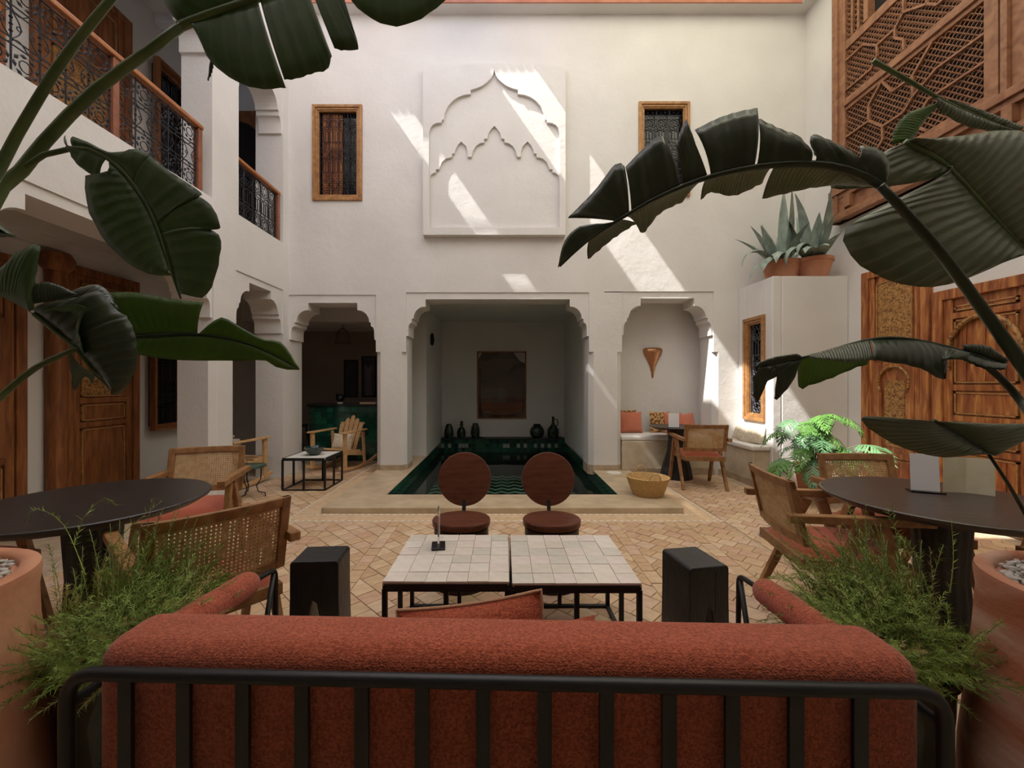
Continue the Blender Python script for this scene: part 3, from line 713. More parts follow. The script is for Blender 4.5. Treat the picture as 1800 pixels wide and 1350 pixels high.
# horseshoe door at the end of the upper gallery
r = sroot('door_7', 'brown door with a black horseshoe opening at the end of the upper gallery', 'door', (-4.25, 6.6, 3.4))
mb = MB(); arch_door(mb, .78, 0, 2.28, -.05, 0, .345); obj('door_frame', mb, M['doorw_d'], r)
obj('opening', MB().box(-.35, .35, -.012, 0, 0, 2.2), M['darkvoid'], r)
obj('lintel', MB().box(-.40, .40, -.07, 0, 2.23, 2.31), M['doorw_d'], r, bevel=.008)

# railings
def leafring(mb, x, z, c, t):
    for k in range(8):
        a = 2*PI*k/8+.2; px, pz = x+.34*c*math.cos(a), z+.34*c*math.sin(a)
        u = (math.cos(a+PI/2), math.sin(a+PI/2)); v = (math.cos(a), math.sin(a)); L_, w_ = c*.13, c*.075
        p = [(px+u[0]*L_, 0, pz+u[1]*L_), (px+v[0]*w_, 0, pz+v[1]*w_), (px-u[0]*L_, 0, pz-u[1]*L_), (px-v[0]*w_, 0, pz-v[1]*w_)]
        mb.add(p + [(px, -t, pz), (px, t, pz)], [(0,1,4),(1,2,4),(2,3,4),(3,0,4),(1,0,5),(2,1,5),(3,2,5),(0,3,5)])
    mb.tube(circ((x, 0, z), c*.2, 9), t*.8, 4, True)
def railpanel(L_, h, style):
    mb = MB(); n = max(2, round(L_/.17)); c = L_/n; t = .0055
    for zz in (.012, .30*h, .36*h, .64*h, .70*h, h-.012): mb.tube([(-L_/2, 0, zz), (L_/2, 0, zz)], t, 4)
    for q in range(n+1):
        x = -L_/2+c*q
        mb.tube([(x, 0, 0), (x, 0, h)], t*1.15, 5)
        for zz in (.43, .5, .57): mb.lathe([(.003, -.012), (.012, 0), (.003, .012)], 6, (x, 0, zz*h))
    for q in range(n):
        x = -L_/2+c*(q+.5)
        for zc in (.15*h, .85*h):
            if style == 'leaf': leafring(mb, x, zc, min(c, .3*h)*1.15, t)
            else: g_flower(mb, x, zc, min(c, .3*h), t*.8)
        # S scrolls between the rails
        for zc, sg in ((.33*h, 1), (.67*h, -1)):
            mb.tube([(x-c/2+c*k/10, 0, zc+sg*.028*math.sin(2*PI*k/10)) for k in range(11)], t*.8, 4)
        if style != 'leaf': g_key(mb, x, .5*h, c, .26*h, t*.8)
        else:
            for sx in (-1, 1):
                mb.tube([(x+sx*c*(.46-.3*math.sin(k*PI/8)), 0, .36*h+.28*h*k/8) for k in range(9)], t*.7, 4)
                mb.tube(circ((x+sx*c*.22, 0, .5*h), c*.09, 7), t*.7, 4, True)
    return mb
def railing(name, label, y0, y1, panels, style, posts):
    r = thing(name, label, 'railing', (XL-.06, (y0+y1)/2, 3.40), PI/2, None); L_ = y1-y0
    H_ = .73
    mb = MB(); mb.box(-L_/2, L_/2, -.045, .045, H_-.055, H_-.015); mb.box(-L_/2, L_/2, -.03, .03, H_-.015, H_)
    obj('handrail', mb, M['railw'], r, bevel=.008)
    for p in posts: obj('post', MB().box(p-(y0+y1)/2-.028, p-(y0+y1)/2+.028, -.03, .03, 0, H_-.055), M['postw'], r, bevel=.004)
    obj('bottom_rail', MB().box(-L_/2, L_/2, -.012, .012, .0, .014), M['iron'], r)
    for a, b in panels: obj('scroll_panel', railpanel(b-a, H_-.075, style), M['iron'], r, loc=((a+b)/2-(y0+y1)/2, 0, .014))
    return r
railing('balcony_railing', 'long gallery railing of iron leaf scrolls under a wooden handrail', 1.6, 4.40, [(1.63, 2.48), (2.54, 3.39), (3.45, 4.34)], 'leaf', [2.51, 3.42, 4.37, 1.61])
railing('balcony_railing', 'short gallery railing of iron rings and arches between pillar and corner', 4.95, 5.92, [(4.96, 5.86)], 'ring', [5.89])

# lattice screen (mashrabiya) on the right wall
SZ = 3.47
scr = thing('lattice_screen', 'carved wooden lattice screen high above the cedar doors', 'lattice screen', (XR, 5.45, SZ), -PI/2)
def sb(name, x0, x1, z0, z1, y0=-.10, y1=0, m='mash', bv=.006): return obj(name, MB().box(x0, x1, y0, y1, z0-SZ, z1-SZ), M[m], scr, bevel=bv)
obj('backing', MB().box(.02, 2.6, -.02, 0, .02, 3.36), M['darkvoid'], scr)
sb('stile', 0, .07, SZ, 6.85, -.125); sb('stile', .07, .10, SZ, 6.85, -.14); sb('stile', .10, .19, SZ, 6.85, -.11)
sb('rail', .19, 1.72, 3.90, 3.98); sb('rail', .19, 1.72, 4.86, 4.91); sb('rail', .19, 1.72, 4.91, 4.97, -.125); sb('rail', .19, 1.72, 4.97, 5.02)
sb('rail', .19, 1.72, 5.64, 5.75)
sb('stile', 1.72, 1.83, 3.90, 6.85, -.12); sb('stile', 1.85, 1.90, 3.90, 6.85, -.13); sb('panel', 1.90, 2.3, 3.9, 6.85, -.09); sb('stile', 2.30, 2.4, SZ, 6.85, -.13)
sb('panel', .19, 2.4, SZ, 3.90, -.07)
for z0_, z1_, yy in ((SZ, SZ+.07, -.16), (SZ+.07, SZ+.11, -.13), (3.82, 3.90, -.15), (3.76, 3.82, -.12)): sb('moulding', -.03, 2.45, z0_, z1_, yy)
for q in range(4): sb('bracket', .22+q*.55, .30+q*.55, 3.60, 3.76, -.15)
sb('stile', .46, .52, 5.75, 6.85, -.11); sb('stile', .95, 1.02, 5.75, 6.85, -.11)
def lattice(x0, x1, z0, z1, p=.066):
    mb = MB(); w, h = x1-x0, z1-z0
    def seg(a, b): mb.beam((a[0], 0, a[1]), (b[0], 0, b[1]), .0075, .011, up=(0, 1, 0))
    # diagonal bars, clipped to the panel
    k = -h
    while k < w:
        a = (max(0, k), max(0, -k)); e_ = min(w-k, h); b = (k+e_, e_)
        if b[0]-a[0] > .01:
            seg(a, b); seg((w-a[0], a[1]), (w-b[0], b[1]))
        k += p
    nx = int(w/(p/2)); nz = int(h/(p/2))
    for i in range(nx+1):
        for j in range(nz+1):
            if (i+j) % 2 == 0:
                x, z, s = i*p/2, j*p/2, .0135
                mb.add([(x-s, 0, z), (x+s, 0, z), (x, 0, z-s), (x, 0, z+s), (x, -s, z)], [(0, 2, 4), (2, 1, 4), (1, 3, 4), (3, 0, 4)])
    o = obj('lattice', mb, M['mash'], scr, loc=(x0, -.075, z0-SZ)); o['kind'] = 'stuff'; return o
lattice(.20, 1.71, 3.99, 4.86); lattice(.20, 1.71, 5.02, 5.64); lattice(.20, .455, 5.76, 6.84); lattice(1.03, 1.71, 5.76, 6.84)
ST = [[(.2, 4.10), (.62, 4.10), (.70, 4.18), (.70, 4.34), (.52, 4.52), (.2, 4.52)], [(.62, 3.98), (.62, 4.10)], [(.70, 4.34), (.95, 4.34), (1.05, 4.44), (1.05, 4.66), (1.25, 4.86)],
      [(.52, 4.52), (.52, 4.70), (.68, 4.86)], [(1.71, 4.30), (1.22, 4.30), (1.12, 4.2), (1.12, 4.06), (1.2, 3.98)], [(1.05, 4.66), (.82, 4.66), (.70, 4.86)], [(1.71, 4.56), (1.3, 4.56), (1.05, 4.44)],
      [(.2, 5.12), (.55, 5.12), (.63, 5.2), (.63, 5.34), (.45, 5.5), (.2, 5.5)], [(.63, 5.34), (.85, 5.34), (.95, 5.44), (.95, 5.64)], [(.95, 5.02), (.95, 5.14), (.85, 5.24), (.85, 5.34)],
      [(1.71, 5.2), (1.3, 5.2), (1.2, 5.3), (1.2, 5.45), (1.35, 5.64)], [(1.2, 5.3), (.95, 5.44)], [(.29, 5.75), (.29, 6.85)], [(.38, 5.75), (.38, 6.85)]]
for pl in ST:
    mb = MB()
    for a, b in zip(pl, pl[1:]): mb.beam((a[0], -.092, a[1]-SZ), (b[0], -.092, b[1]-SZ), .024, .026, up=(0, 1, 0))
    obj('strap', mb, M['mash'], scr, bevel=.003)
# ------------------------------------------------------------------ furniture
def pillow_mb(w, h, t, n=14, pinch=.06):
    """pillow standing in the x-z plane, base on z=0"""
    mb = MB(); vs = []
    for side in (1, -1):
        for j in range(n+1):
            for i in range(n+1):
                u = -1+2*i/n; v = -1+2*j/n
                px = w/2*u*(1-pinch*(1-v*v)*u*u); pz = h/2*v*(1-pinch*(1-u*u)*v*v)
                d = max(0, (1-u*u)*(1-v*v))**.42
                vs.append((px, side*t/2*d, h/2+pz))
    fs = []; N1 = (n+1)*(n+1)
    for s in range(2):
        for j in range(n):
            for i in range(n):
                a = s*N1+j*(n+1)+i; q = (a, a+1, a+n+2, a+n+1); fs.append(q if s == 0 else q[::-1])
    mb.add(vs, fs)
    edge = [(-1+2*i/n, -1) for i in range(n)] + [(1, -1+2*i/n) for i in range(n)] + [(1-2*i/n, 1) for i in range(n)] + [(-1, 1-2*i/n) for i in range(n)]
    ep = [(w/2*u*(1-pinch*(1-v*v)*u*u), 0, h/2+h/2*v*(1-pinch*(1-u*u)*v*v)) for u, v in edge]
    return mb, ep
def pillow(label, loc, rot, w, h, t, m, pipe=None, group=None, name='cushion', pm=None):
    r = thing(name, label, 'cushion', loc, 0, group); r.rotation_euler = rot
    mb, ep = pillow_mb(w, h, t); obj('cover', mb, M[m], r, True)
    if pipe: obj('piping', MB().tube(ep, .0065, 6, True), M[pipe], r, True)
    return r
# --- cane armchair
def cane_chair(label, loc, rotz, group):
    r = thing('cane_armchair', label, 'armchair', loc, rotz, group)
    cv = lambda x: -.028*(1-(x/.26)**2)                       # curvature of the back
    yb = lambda z: -.235 - (z-.5)*.22                          # rake of the back
    w = .262; z0, z1 = .50, .845
    def P(x, z, d=0): return (x, yb(z)+cv(x)+d, z)
    fr = MB(); ns = 8
    for za, zb_ in ((z1-.045, z1), (z0, z0+.045)):
        vs = []; fs = []
        for k in range(ns+1):
            x = -w+2*w*k/ns
            vs += [P(x, za, -.014), P(x, za, .014), P(x, zb_, .014), P(x, zb_, -.014)]
        for k in range(ns):
            for q in range(4): fs.append((4*k+q, 4*k+(q+1) % 4, 4*k+4+(q+1) % 4, 4*k+4+q))
        fs += [(3, 2, 1, 0), (4*ns, 4*ns+1, 4*ns+2, 4*ns+3)]; fr.add(vs, fs)
    for s in (-1, 1):
        xa, xb = s*w, s*(w-.042)
        vs = [P(xa, z0, -.016), P(xb, z0, -.016), P(xb, z0, .016), P(xa, z0, .016), P(xa, z1, -.016), P(xb, z1, -.016), P(xb, z1, .016), P(xa, z1, .016)]
        fr.add(vs, [(0,3,2,1),(4,5,6,7),(0,1,5,4),(1,2,6,5),(2,3,7,6),(3,0,4,7)])
    obj('back_frame', fr, M['teak'], r, bevel=.005)
    cn = MB(); a, b, c, d = -w+.04, w-.04, z0+.043, z1-.043; t = .0021
    def rib(p, q, n=6, dd=0):
        vs = []; dx, dz = q[0]-p[0], q[1]-p[1]; L_ = math.hypot(dx, dz); nx, nz = -dz/L_*t, dx/L_*t
        for k in range(n+1):
            x, z = p[0]+dx*k/n, p[1]+dz*k/n
            vs += [P(x+nx, z+nz, dd), P(x-nx, z-nz, dd)]
        cn.add(vs, [(2*k, 2*k+1, 2*k+3, 2*k+2) for k in range(n)])
    px = .0165
    k = a
    while k < b: rib((k, c), (k, d), 1); rib((k+.0045, c), (k+.0045, d), 1); k += px
    k = c
    while k < d: rib((a, k), (b, k), 8, .001); rib((a, k+.0045), (b, k+.0045), 8, .001); k += px
    k = -(d-c)
    while k < b-a:
        p = (max(0, k), max(0, -k)); e_ = min(b-a-k, d-c); q = (k+e_, e_)
        if q[0]-p[0] > .012:
            rib((a+p[0], c+p[1]), (a+q[0], c+q[1]), 5, -.001); rib((b-p[0], c+p[1]), (b-q[0], c+q[1]), 5, -.0015)
        k += px
    o = obj('cane_webbing', cn, M['cane'], r); o['kind'] = 'stuff'
    for s in (-1, 1):
        x = s*.265; ap = (x, .07, .625)
        l1 = obj('leg', MB().beam((x, .30, 0), (x, .10, .63), .036, .034, up=(0, 1, 0), w2=.036, h2=.062), M['teak'], r, bevel=.005)
        obj('leg', MB().beam((x, -.27, 0), (x, .02, .63), .036, .034, up=(0, 1, 0), w2=.036, h2=.062), M['teak'], r, bevel=.005)
        mb = MB().beam((s*.275, -.335, .655), (s*.275, .32, .665), .05, .042); obj('armrest', mb, M['teak'], r, bevel=.006)
    mb = MB()
    for p, q in (((-.25, -.245, .405), (.25, -.245, .405)), ((-.25, .25, .405), (.25, .25, .405)), ((-.235, -.245, .405), (-.235, .25, .405)), ((.235, -.245, .405), (.235, .25, .405))):
        mb.beam(p, q, .032, .055)
    mb.box(-.24, .24, -.24, .24, .40, .412)
    obj('seat_frame', mb, M['teak'], r, bevel=.004)
    n = 12; vs = []; 
    for j in range(n+1):
        for i in range(n+1):
            u = -1+2*i/n; v = -1+2*j/n; h = .055*max(0, (1-u**6)*(1-v**6))**.5
            vs.append((u*.235, v*.24, .425+h+.008*(1-u*u)))
    fs = [(j*(n+1)+i, j*(n+1)+i+1, (j+1)*(n+1)+i+1, (j+1)*(n+1)+i) for j in range(n) for i in range(n)]
    sc = MB(); sc.add(vs, fs); sc.box(-.235, .235, -.24, .24, .41, .432)
    obj('seat_cushion', sc, M['rust2'], r, True, 50)
    return r
CH = 'cane armchairs of the courtyard'
ch0 = cane_chair('cane armchair with its woven back turned to the red sofa, at the black table', (-1.39, 1.89, 0), math.radians(50), CH)
copytree(ch0, (-2.30, 3.03, 0), math.radians(-162), 'cane armchair at the black table, next to the rocking chairs', CH)
copytree(ch0, (-2.86, 2.05, 0), math.radians(-90), 'cane armchair at the black table, backed against the gallery', CH)
copytree(ch0, (1.87, 2.36, 0), math.radians(-100), 'cane armchair at the brown table with its back to the tiled coffee tables', CH)
copytree(ch0, (2.56, 2.69, 0), math.radians(178), 'cane armchair at the brown table, in front of the leafy potted plant', CH)
copytree(ch0, (3.20, 2.10, 0), math.radians(90), 'cane armchair at the brown table, on the cedar door side', CH)
copytree(ch0, (2.57, 5.43, 0), math.radians(-5.5), 'cane armchair facing the bench niche with the copper sconce', CH)
# --- big round tables
def round_table(label, loc, r_, h, m, base='cone', top_t=.045):
    r = thing('round_table', label, 'table', loc)
    obj('table_top', MB().lathe([(r_*.90, h-top_t), (r_-.004, h-top_t*.35), (r_, h-top_t*.2), (r_, h-.004), (r_-.006, h)], 72), M[m], r, True, 30)
    fl = lambda a: 1+.035*math.sin(a*16)
    if base == 'cone': pr = [(.135, 0), (.135, .03), (.12, .10), (.105, .35), (.12, h-top_t-.06), (.2, h-top_t)]
    else: pr = [(.215, 0), (.215, .02), (.185, .18), (.12, .40), (.105, .55), (.12, h-top_t-.02), (.16, h-top_t)]
    obj('pedestal', MB().lathe(pr, 64, rfun=fl), M['blackw'], r, True, 50)
    return r
round_table('round black oak table beside the asparagus fern and gallery', (-2.17, 2.17, 0), .51, .742, 'tabletop')
round_table('round brown oak table carrying the white card holder', (2.36, 2.21, 0), .52, .742, 'tabletop_b')
round_table('small black round table with fluted foot in front of the niche bench', (2.49, 5.90, 0), .37, .745, 'tabletop', 'flare', .03)
# --- coffee tables with zellige tops
def frame_table(label, x0, x1, y0, y1, h, tiled, group):
    w, d = x1-x0, y1-y0
    r = thing('coffee_table', label, 'table', ((x0+x1)/2, (y0+y1)/2, 0), 0, group)
    b = .022; mb = MB(); X, Y = w/2-b/2, d/2-b/2
    zt = h-.035 if tiled else h-.02
    for a, c in (((-X, -Y), (X, -Y)), ((X, -Y), (X, Y)), ((X, Y), (-X, Y)), ((-X, Y), (-X, -Y))):
        mb.beam((a[0], a[1], zt+.006), (c[0], c[1], zt+.006), b, .034)
    obj('top_frame', mb, M['steel'], r)
    mb = MB()
    for a, c in (((-X, -Y), (X, -Y)), ((X, -Y), (X, Y)), ((X, Y), (-X, Y)), ((-X, Y), (-X, -Y))):
        mb.beam((a[0], a[1], .011), (c[0], c[1], .011), b, .022)
    obj('base_frame', mb, M['steel'], r)
    for lx, ly in ((-X, -Y), (0, -Y), (X, -Y), (X, 0), (X, Y), (0, Y), (-X, Y), (-X, 0)):
        obj('leg', MB().box(lx-b/2, lx+b/2, ly-b/2, ly+b/2, .02, zt), M['steel'], r)
    if tiled:
        obj('table_bed', MB().box(-w/2+.004, w/2-.004, -d/2+.004, d/2-.004, h-.02, h-.006), M['grout'], r)
        R = random.Random(int(abs(x0)*1000)); nx = 6; tx_ = (w-.004)/nx; ty_ = (d-.004)/nx
        ms = [mesh('zellige_tile', MB().box(-tx_/2+.0012, tx_/2-.0012, -ty_/2+.0012, ty_/2-.0012, -.008, 0), q) for q in M['zell']]
        for i in range(nx):
            for j in range(nx):
                link('zellige_tile', R.choice(ms), r, (-w/2+.002+tx_*(i+.5)+R.uniform(-.0008, .0008), -d/2+.002+ty_*(j+.5)+R.uniform(-.0008, .0008), h+R.uniform(-.0012, .0012)),
                     (R.uniform(-.012, .012), R.uniform(-.012, .012), R.uniform(-.006, .006)))
    else: obj('table_top', MB().box(-w/2+.003, w/2-.003, -d/2+.003, d/2-.003, h-.012, h), M['marble'], r, bevel=.002)
    return r
TG = 'paired cream-tiled coffee tables'
frame_table('cream tiled coffee table with the clear menu stand on it', -.563, .030, 1.895, 2.488, .442, True, TG)
frame_table('bare cream tiled coffee table next to the one with the menu stand', .038, .640, 1.885, 2.488, .440, True, TG)
frame_table('small white-topped black frame table holding a green bowl', -2.80, -2.243, 5.16, 5.73, .414, False, None)
r = thing('menu_stand', 'clear acrylic menu stand on a black foot', 'menu stand', (-.365, 2.30, .4425), math.radians(8))
obj('foot', MB().box(-.038, .038, -.055, .055, 0, .012), M['blackp'], r, bevel=.004)
obj('acrylic_sheet', MB().box(-.004, .004, -.05, .05, .012, .215), M['acryl'], r)
obj('menu_card', MB().box(-.0006, .0006, -.045, .045, .02, .20), M['paper'], r, loc=(.006, 0, 0))
# --- round-backed stools
def disc_chair(label, loc, group):
    r = thing('disc_chair', label, 'chair', loc, 0, group)
    obj('seat', MB().lathe([(.18, .405), (.193, .412), (.195, .445), (.19, .452)], 48, sy=.86), M['walnut'], r, True, 35)
    obj('drum_base', MB().lathe([(.172, 0), (.178, .01), (.182, .40), (.17, .405)], 48, sy=.86), M['walnut_d'], r, True, 35)
    n = 48; mb = MB(); a = math.radians(8)
    pts = [(.192*math.cos(2*PI*k/n), .192*math.sin(2*PI*k/n)) for k in range(n)]
    mb.prism(pts, 'y', -.013, .013)
    obj('backrest', mb, M['walnut'], r, bevel=.006, loc=(0, .225, .665), rot=(-a, 0, 0))
    obj('back_support', MB().beam((0, .15, .40), (0, .20, .52), .026, .016, up=(0, 1, 0)), M['steel'], r)
    return r
DG = 'round-backed chairs before the pool'
d0 = disc_chair('chair with round walnut back and seat standing behind the menu stand table', (-.283, 2.76, 0), DG)
copytree(d0, (.325, 2.76, 0), 0, 'chair with round walnut back and seat behind the bare tiled table', DG)
# --- charred block stools with an inverted V cut
def block_stool(label, loc, rz, w, d, h, group):
    r = thing('block_stool', label, 'side table', loc, rz, group)
    mb = MB()
    mb.prism([(-w/2*1.06, 0), (-w/2, h*.6), (-w/2, h-.012), (-w/2+.012, h), (w/2-.012, h), (w/2, h-.012), (w/2, h*.6), (w/2*1.06, 0), (.045*1.3, 0), (.012, h*.53), (-.010, h*.57), (-.055, 0)], 'y', -d/2, d/2)
    obj('body', mb, M['blackw'], r, bevel=.006)
    obj('crack', MB().box(-.002, .002, -d/2-.0006, -d/2+.01, h*.5, h-.03), M['darkvoid'], r, loc=(w*.15, 0, 0))
    return r
SG = 'charred block side tables'
block_stool('charred black block table beside the cane armchair and sofa arm', (-.965, 2.17, 0), math.radians(4), .24, .20, .46, SG)
block_stool('charred black block table between the tiled tables and the leafier fern', (.99, 2.13, 0), math.radians(10), .215, .245, .46, SG)
# --- red sofa
so_ = thing('sofa', 'rust red sofa on a black barred steel frame', 'sofa', (-.025, .905, 0), math.radians(-1.7))
hw = .970
def bend(pts, r_=.07, n=5):
    out = [Vector(pts[0])]
    for i in range(1, len(pts)-1):
        p, c, q = Vector(pts[i-1]), Vector(pts[i]), Vector(pts[i+1])
        a = c+(p-c).normalized()*min(r_, (p-c).length*.45); b = c+(q-c).normalized()*min(r_, (q-c).length*.45)
        for k in range(n+1):
            t = k/n; out.append(a*(1-t)**2+c*2*t*(1-t)+b*t*t)
    return out + [Vector(pts[-1])]
obj('back_rail', MB().tube(bend([(-hw, 0, 0), (-hw, 0, .70), (hw, 0, .70), (hw, 0, 0)], .07), .0155, 10), M['steel'], so_, True)
for k in range(13):
    x = -.833+k*.1355
    obj('bar', MB().box(x-.0155, x+.0155, -.004, .006, .27, .695), M['steel'], so_)
mb = MB()
for p, q in (((-hw, 0, .26), (hw, 0, .26)), ((-hw, .72, .26), (hw, .72, .26)), ((-hw, 0, .26), (-hw, .72, .26)), ((hw, 0, .26), (hw, .72, .26)), ((-.3, 0, .26), (-.3, .72, .26)), ((.3, 0, .26), (.3, .72, .26))): mb.tube([p, q], .014, 8)
obj('seat_frame', mb, M['steel'], so_, True)
for s in (-1, 1):
    x = s*(hw-.005)
    obj('arm_frame', MB().tube(bend([(x, .01, .63), (x, .40, .62), (x, .80, .575), (x, .81, 0)], .035), .0105, 8), M['steel'], so_, True)
    obj('arm_brace', MB().tube([(x, .79, .56), (x, .62, 0)], .0105, 8), M['steel'], so_, True)
    n = 16; pr = [(.0, 0), (.022, .004), (.038, .016), (.046, .036), (.047, .08), (.047, .38), (.046, .424), (.038, .444), (.022, .456), (0, .46)]
    m_ = MB().lathe(pr, 18); m_.xf(Matrix.Translation((x, .655, .597)) @ Matrix.Rotation(math.radians(90-4), 4, 'X'))
    obj('arm_pad', m_, M['rust'], so_, True)
def soft_box(x0, x1, y0, y1, z0, z1, crown=0.0):
    n = 20; mb = MB(); mb.box(x0, x1, y0, y1, z0, z1); return mb
o = obj('back_cushion', soft_box(-.945, .965, .022, .20, .29, .748), M['rust'], so_, True, bevel=.055, seg=5)
obj('seat_cushion', soft_box(-.92, .94, .20, .78, .275, .40), M['rust'], so_, True, bevel=.035, seg=4)
pillow('rust scatter cushion with tan piping leaning on the sofa back', (-.055, 1.20, .268), (math.radians(-14), math.radians(-7), math.radians(2)), .46, .42, .13, 'rust', 'piping')
pillow('rust scatter cushion without piping slumped on the sofa seat', (.17, 1.31, .205), (math.radians(-28), math.radians(-8), 0), .40, .34, .12, 'rust')
# --- items on the brown table
r = thing('card_holder', 'white table card in a dark slotted foot on the brown table', 'card holder', (2.40, 2.33, .7425), math.radians(-24))
obj('foot', MB().box(-.075, .075, -.035, .035, 0, .008), M['blackp'], r, bevel=.002)
obj('card', MB().box(-.062, .062, -.002, .002, .008, .215), M['paper'], r, rot=(math.radians(-4), 0, 0))
r = thing('folded_menu', 'ivory folded paper menu standing on the brown table', 'menu', (2.59, 2.27, .7425))
for k, (a, b) in enumerate((((-.09, .06), (.02, .04)), ((.02, .04), (.10, -.03)))):
    mb = MB().beam((a[0], a[1], .10), (b[0], b[1], .10), .0012, .20); obj('page', mb, M['paper_y'], r)
r = thing('card_holder', 'white table card on the small niche table', 'card holder', (2.37, 5.70, .745), math.radians(-8))
obj('foot', MB().box(-.075, .075, -.03, .03, 0, .006), M['blackp'], r)
obj('card', MB().box(-.07, .07, -.002, .002, .006, .20), M['paper'], r)
# --- rocking chairs
def rocker(label, loc, rz, group):
    r = thing('rocking_chair', label, 'rocking chair', loc, rz, group)   # faces -y
    for k in range(5):
        x = (k-2)*.088; top = .87-.045*abs(k-2)**1.5-.01
        mb = MB(); w_ = .038
        prof = [(x*.86-w_*.8, 0), (x*.86+w_*.8, 0), (x+w_, .56), (x+w_*.9, .60 - (.015 if abs(k-2) else 0)), (x, .625), (x-w_*.9, .60 - (.015 if abs(k-2) else 0)), (x-w_, .56)]
        sc = (top-.30)/.60
        mb.prism([(a, b*sc) for a, b in prof], 'y', -.009, .009)
        obj('back_slat', mb, M['teak_l'], r, loc=(0, .15, .29), rot=(math.radians(-22), 0, 0), bevel=.004)
    for z in (.50, .70): obj('back_rail', MB().beam((-.22, .175+(z-.3)*.40, z), (.22, .175+(z-.3)*.40, z), .02, .035), M['teak_l'], r)
    for k in range(5):
        y = -.26+k*.10; obj('seat_slat', MB().box(-.25, .25, y-.043, y+.043, .345-k*.018, .362-k*.018), M['teak_l'], r, bevel=.003)
    for s in (-1, 1):
        x = s*.285
        obj('leg', MB().box(x-.02, x+.02, -.31, -.25, .06, .60), M['teak_l'], r, bevel=.004)
        obj('leg', MB().beam((x, .24, .07), (x, .19, .58), .03, .05, up=(0, 1, 0)), M['teak_l'], r, bevel=.004)
        obj('side_rail', MB().beam((s*.262, -.30, .32), (s*.262, .26, .22), .025, .07), M['teak_l'], r)
        ar = MB(); ar.prism([(x-.045, -.36), (x+.045, -.36), (x+.05, -.2), (x+.03, .28), (x-.025, .28), (x-.05, -.2)], 'z', .60, .622); obj('armrest', ar, M['teak_l'], r, bevel=.004)
        pts = []
        for k in range(13):
            y = -.42+k*.085; pts.append((y, .012+.11*((y-.05)/.6)**2))
        rk = MB(); rk.prism([(y, z) for y, z in pts] + [(y, z+.05) for y, z in pts[::-1]], 'x', x-.015, x+.015); obj('rocker_runner', rk, M['teak_l'], r, bevel=.003)
    return r
RG = 'pale wooden rocking chairs'
rc = rocker('pale wooden rocking chair with fan back in front of the green tiled counter', (-2.60, 6.52, 0), math.radians(-14), RG)
copytree(rc, (-3.62, 5.42, 0), math.radians(172), 'pale wooden rocking chair turned sideways in the gallery arch', RG)
pillow('cream tasselled cushion on the fan-backed rocking chair', (-2.57, 6.46, .315), (math.radians(-20), 0, math.radians(-14)), .36, .26, .10, 'cream', group='rocking chair cushions')
pillow('cream cushion on the sideways rocking chair', (-3.56, 5.40, .315), (math.radians(-20), 0, math.radians(172)), .40, .36, .10, 'linen', group='rocking chair cushions')
r = thing('bowl', 'faceted dark green bowl on the white-topped table', 'bowl', (-2.50, 5.42, .4155))
obj('body', MB().lathe([(.055, 0), (.06, .006), (.105, .05), (.135, .105), (.128, .107), (.098, .055), (.05, .016), (0.0, .014)], 8), M['glaze'], r, True, 20)
r = thing('side_table', 'small round green-topped table on bent iron legs', 'table', (-3.0, 4.86, 0))
obj('table_top', MB().lathe([(.15, .365), (.165, .368), (.168, .385), (.16, .39)], 32), mat('green_leather', (.02, .045, .03), .4, (.05, .10, .07), nscale=14), r, True, 35)
for k in range(3):
    a = k*2*PI/3+.4; c, s = math.cos(a), math.sin(a)
    obj('leg', MB().tube([(c*.11, s*.11, .365), (c*.105, s*.105, .22), (c*.06, s*.06, .14), (c*.08, s*.08, .07), (c*.15, s*.15, .05), (c*.155, s*.155, 0)], .0065, 6), M['iron'], r, True)
# ------------------------------------------------------------------ benches, cushions, reception, alcove
r = thing('niche_bench', 'built-in tan plaster bench in the seat niche', 'bench', (2.45, 6.42, 0))
obj('body', MB().box(-.675, .67, -.30, .29, 0, .50), M['tadelakt_bench'], r, bevel=.012)
obj('plinth', MB().box(-.69, .685, -.335, -.30, 0, .10), M['plinth'], r)
o = obj('seat_pad', MB().box(-.68, .665, -.30, .28, .50, .575), M['linen'], r, True, bevel=.025, seg=4)
r = thing('corner_bench', 'built-in tan plaster bench below the narrow grilled window', 'bench', (3.39, 5.74, 0))
obj('body', MB().box(-.11, .11, -.36, .35, 0, .47), M['tadelakt_bench'], r, bevel=.012)
obj('plinth', MB().box(-.125, .11, -.375, .35, 0, .095), M['plinth'], r)
obj('seat_pad', MB().box(-.135, .11, -.38, .33, .47, .54), M['linen'], r, True, bevel=.022, seg=4)
M['pat'] = mat('brown_ikat', (.20, .075, .02), .9, (.55, .36, .16), nscale=26, detail=1, contrast=(.47, .53))
rd = math.radians
NG = 'cushions on the niche bench'
pillow('coral linen cushion at the pool end of the niche bench', (2.03, 6.49, .575), (rd(-12), 0, rd(3)), .37, .34, .12, 'coral', group=NG)
pillow('brown patterned cushion tucked behind the coral one at the pool end of the bench', (1.97, 6.615, .575), (rd(-5), 0, 0), .36, .36, .09, 'pat', group=NG)
pillow('brown patterned cushion behind the small round table', (2.50, 6.52, .575), (rd(-12), 0, rd(-4)), .32, .34, .10, 'pat', group=NG)
pillow('coral cushion overlapping the patterned one behind the small round table', (2.68, 6.44, .575), (rd(-12), rd(3), rd(6)), .30, .33, .10, 'coral', group=NG)
pillow('coral cushion leaning at the corner-block end of the niche bench', (2.93, 6.52, .575), (rd(-14), rd(-5), rd(8)), .34, .31, .11, 'coral', group=NG)
CG = 'cream cushions on the corner bench'
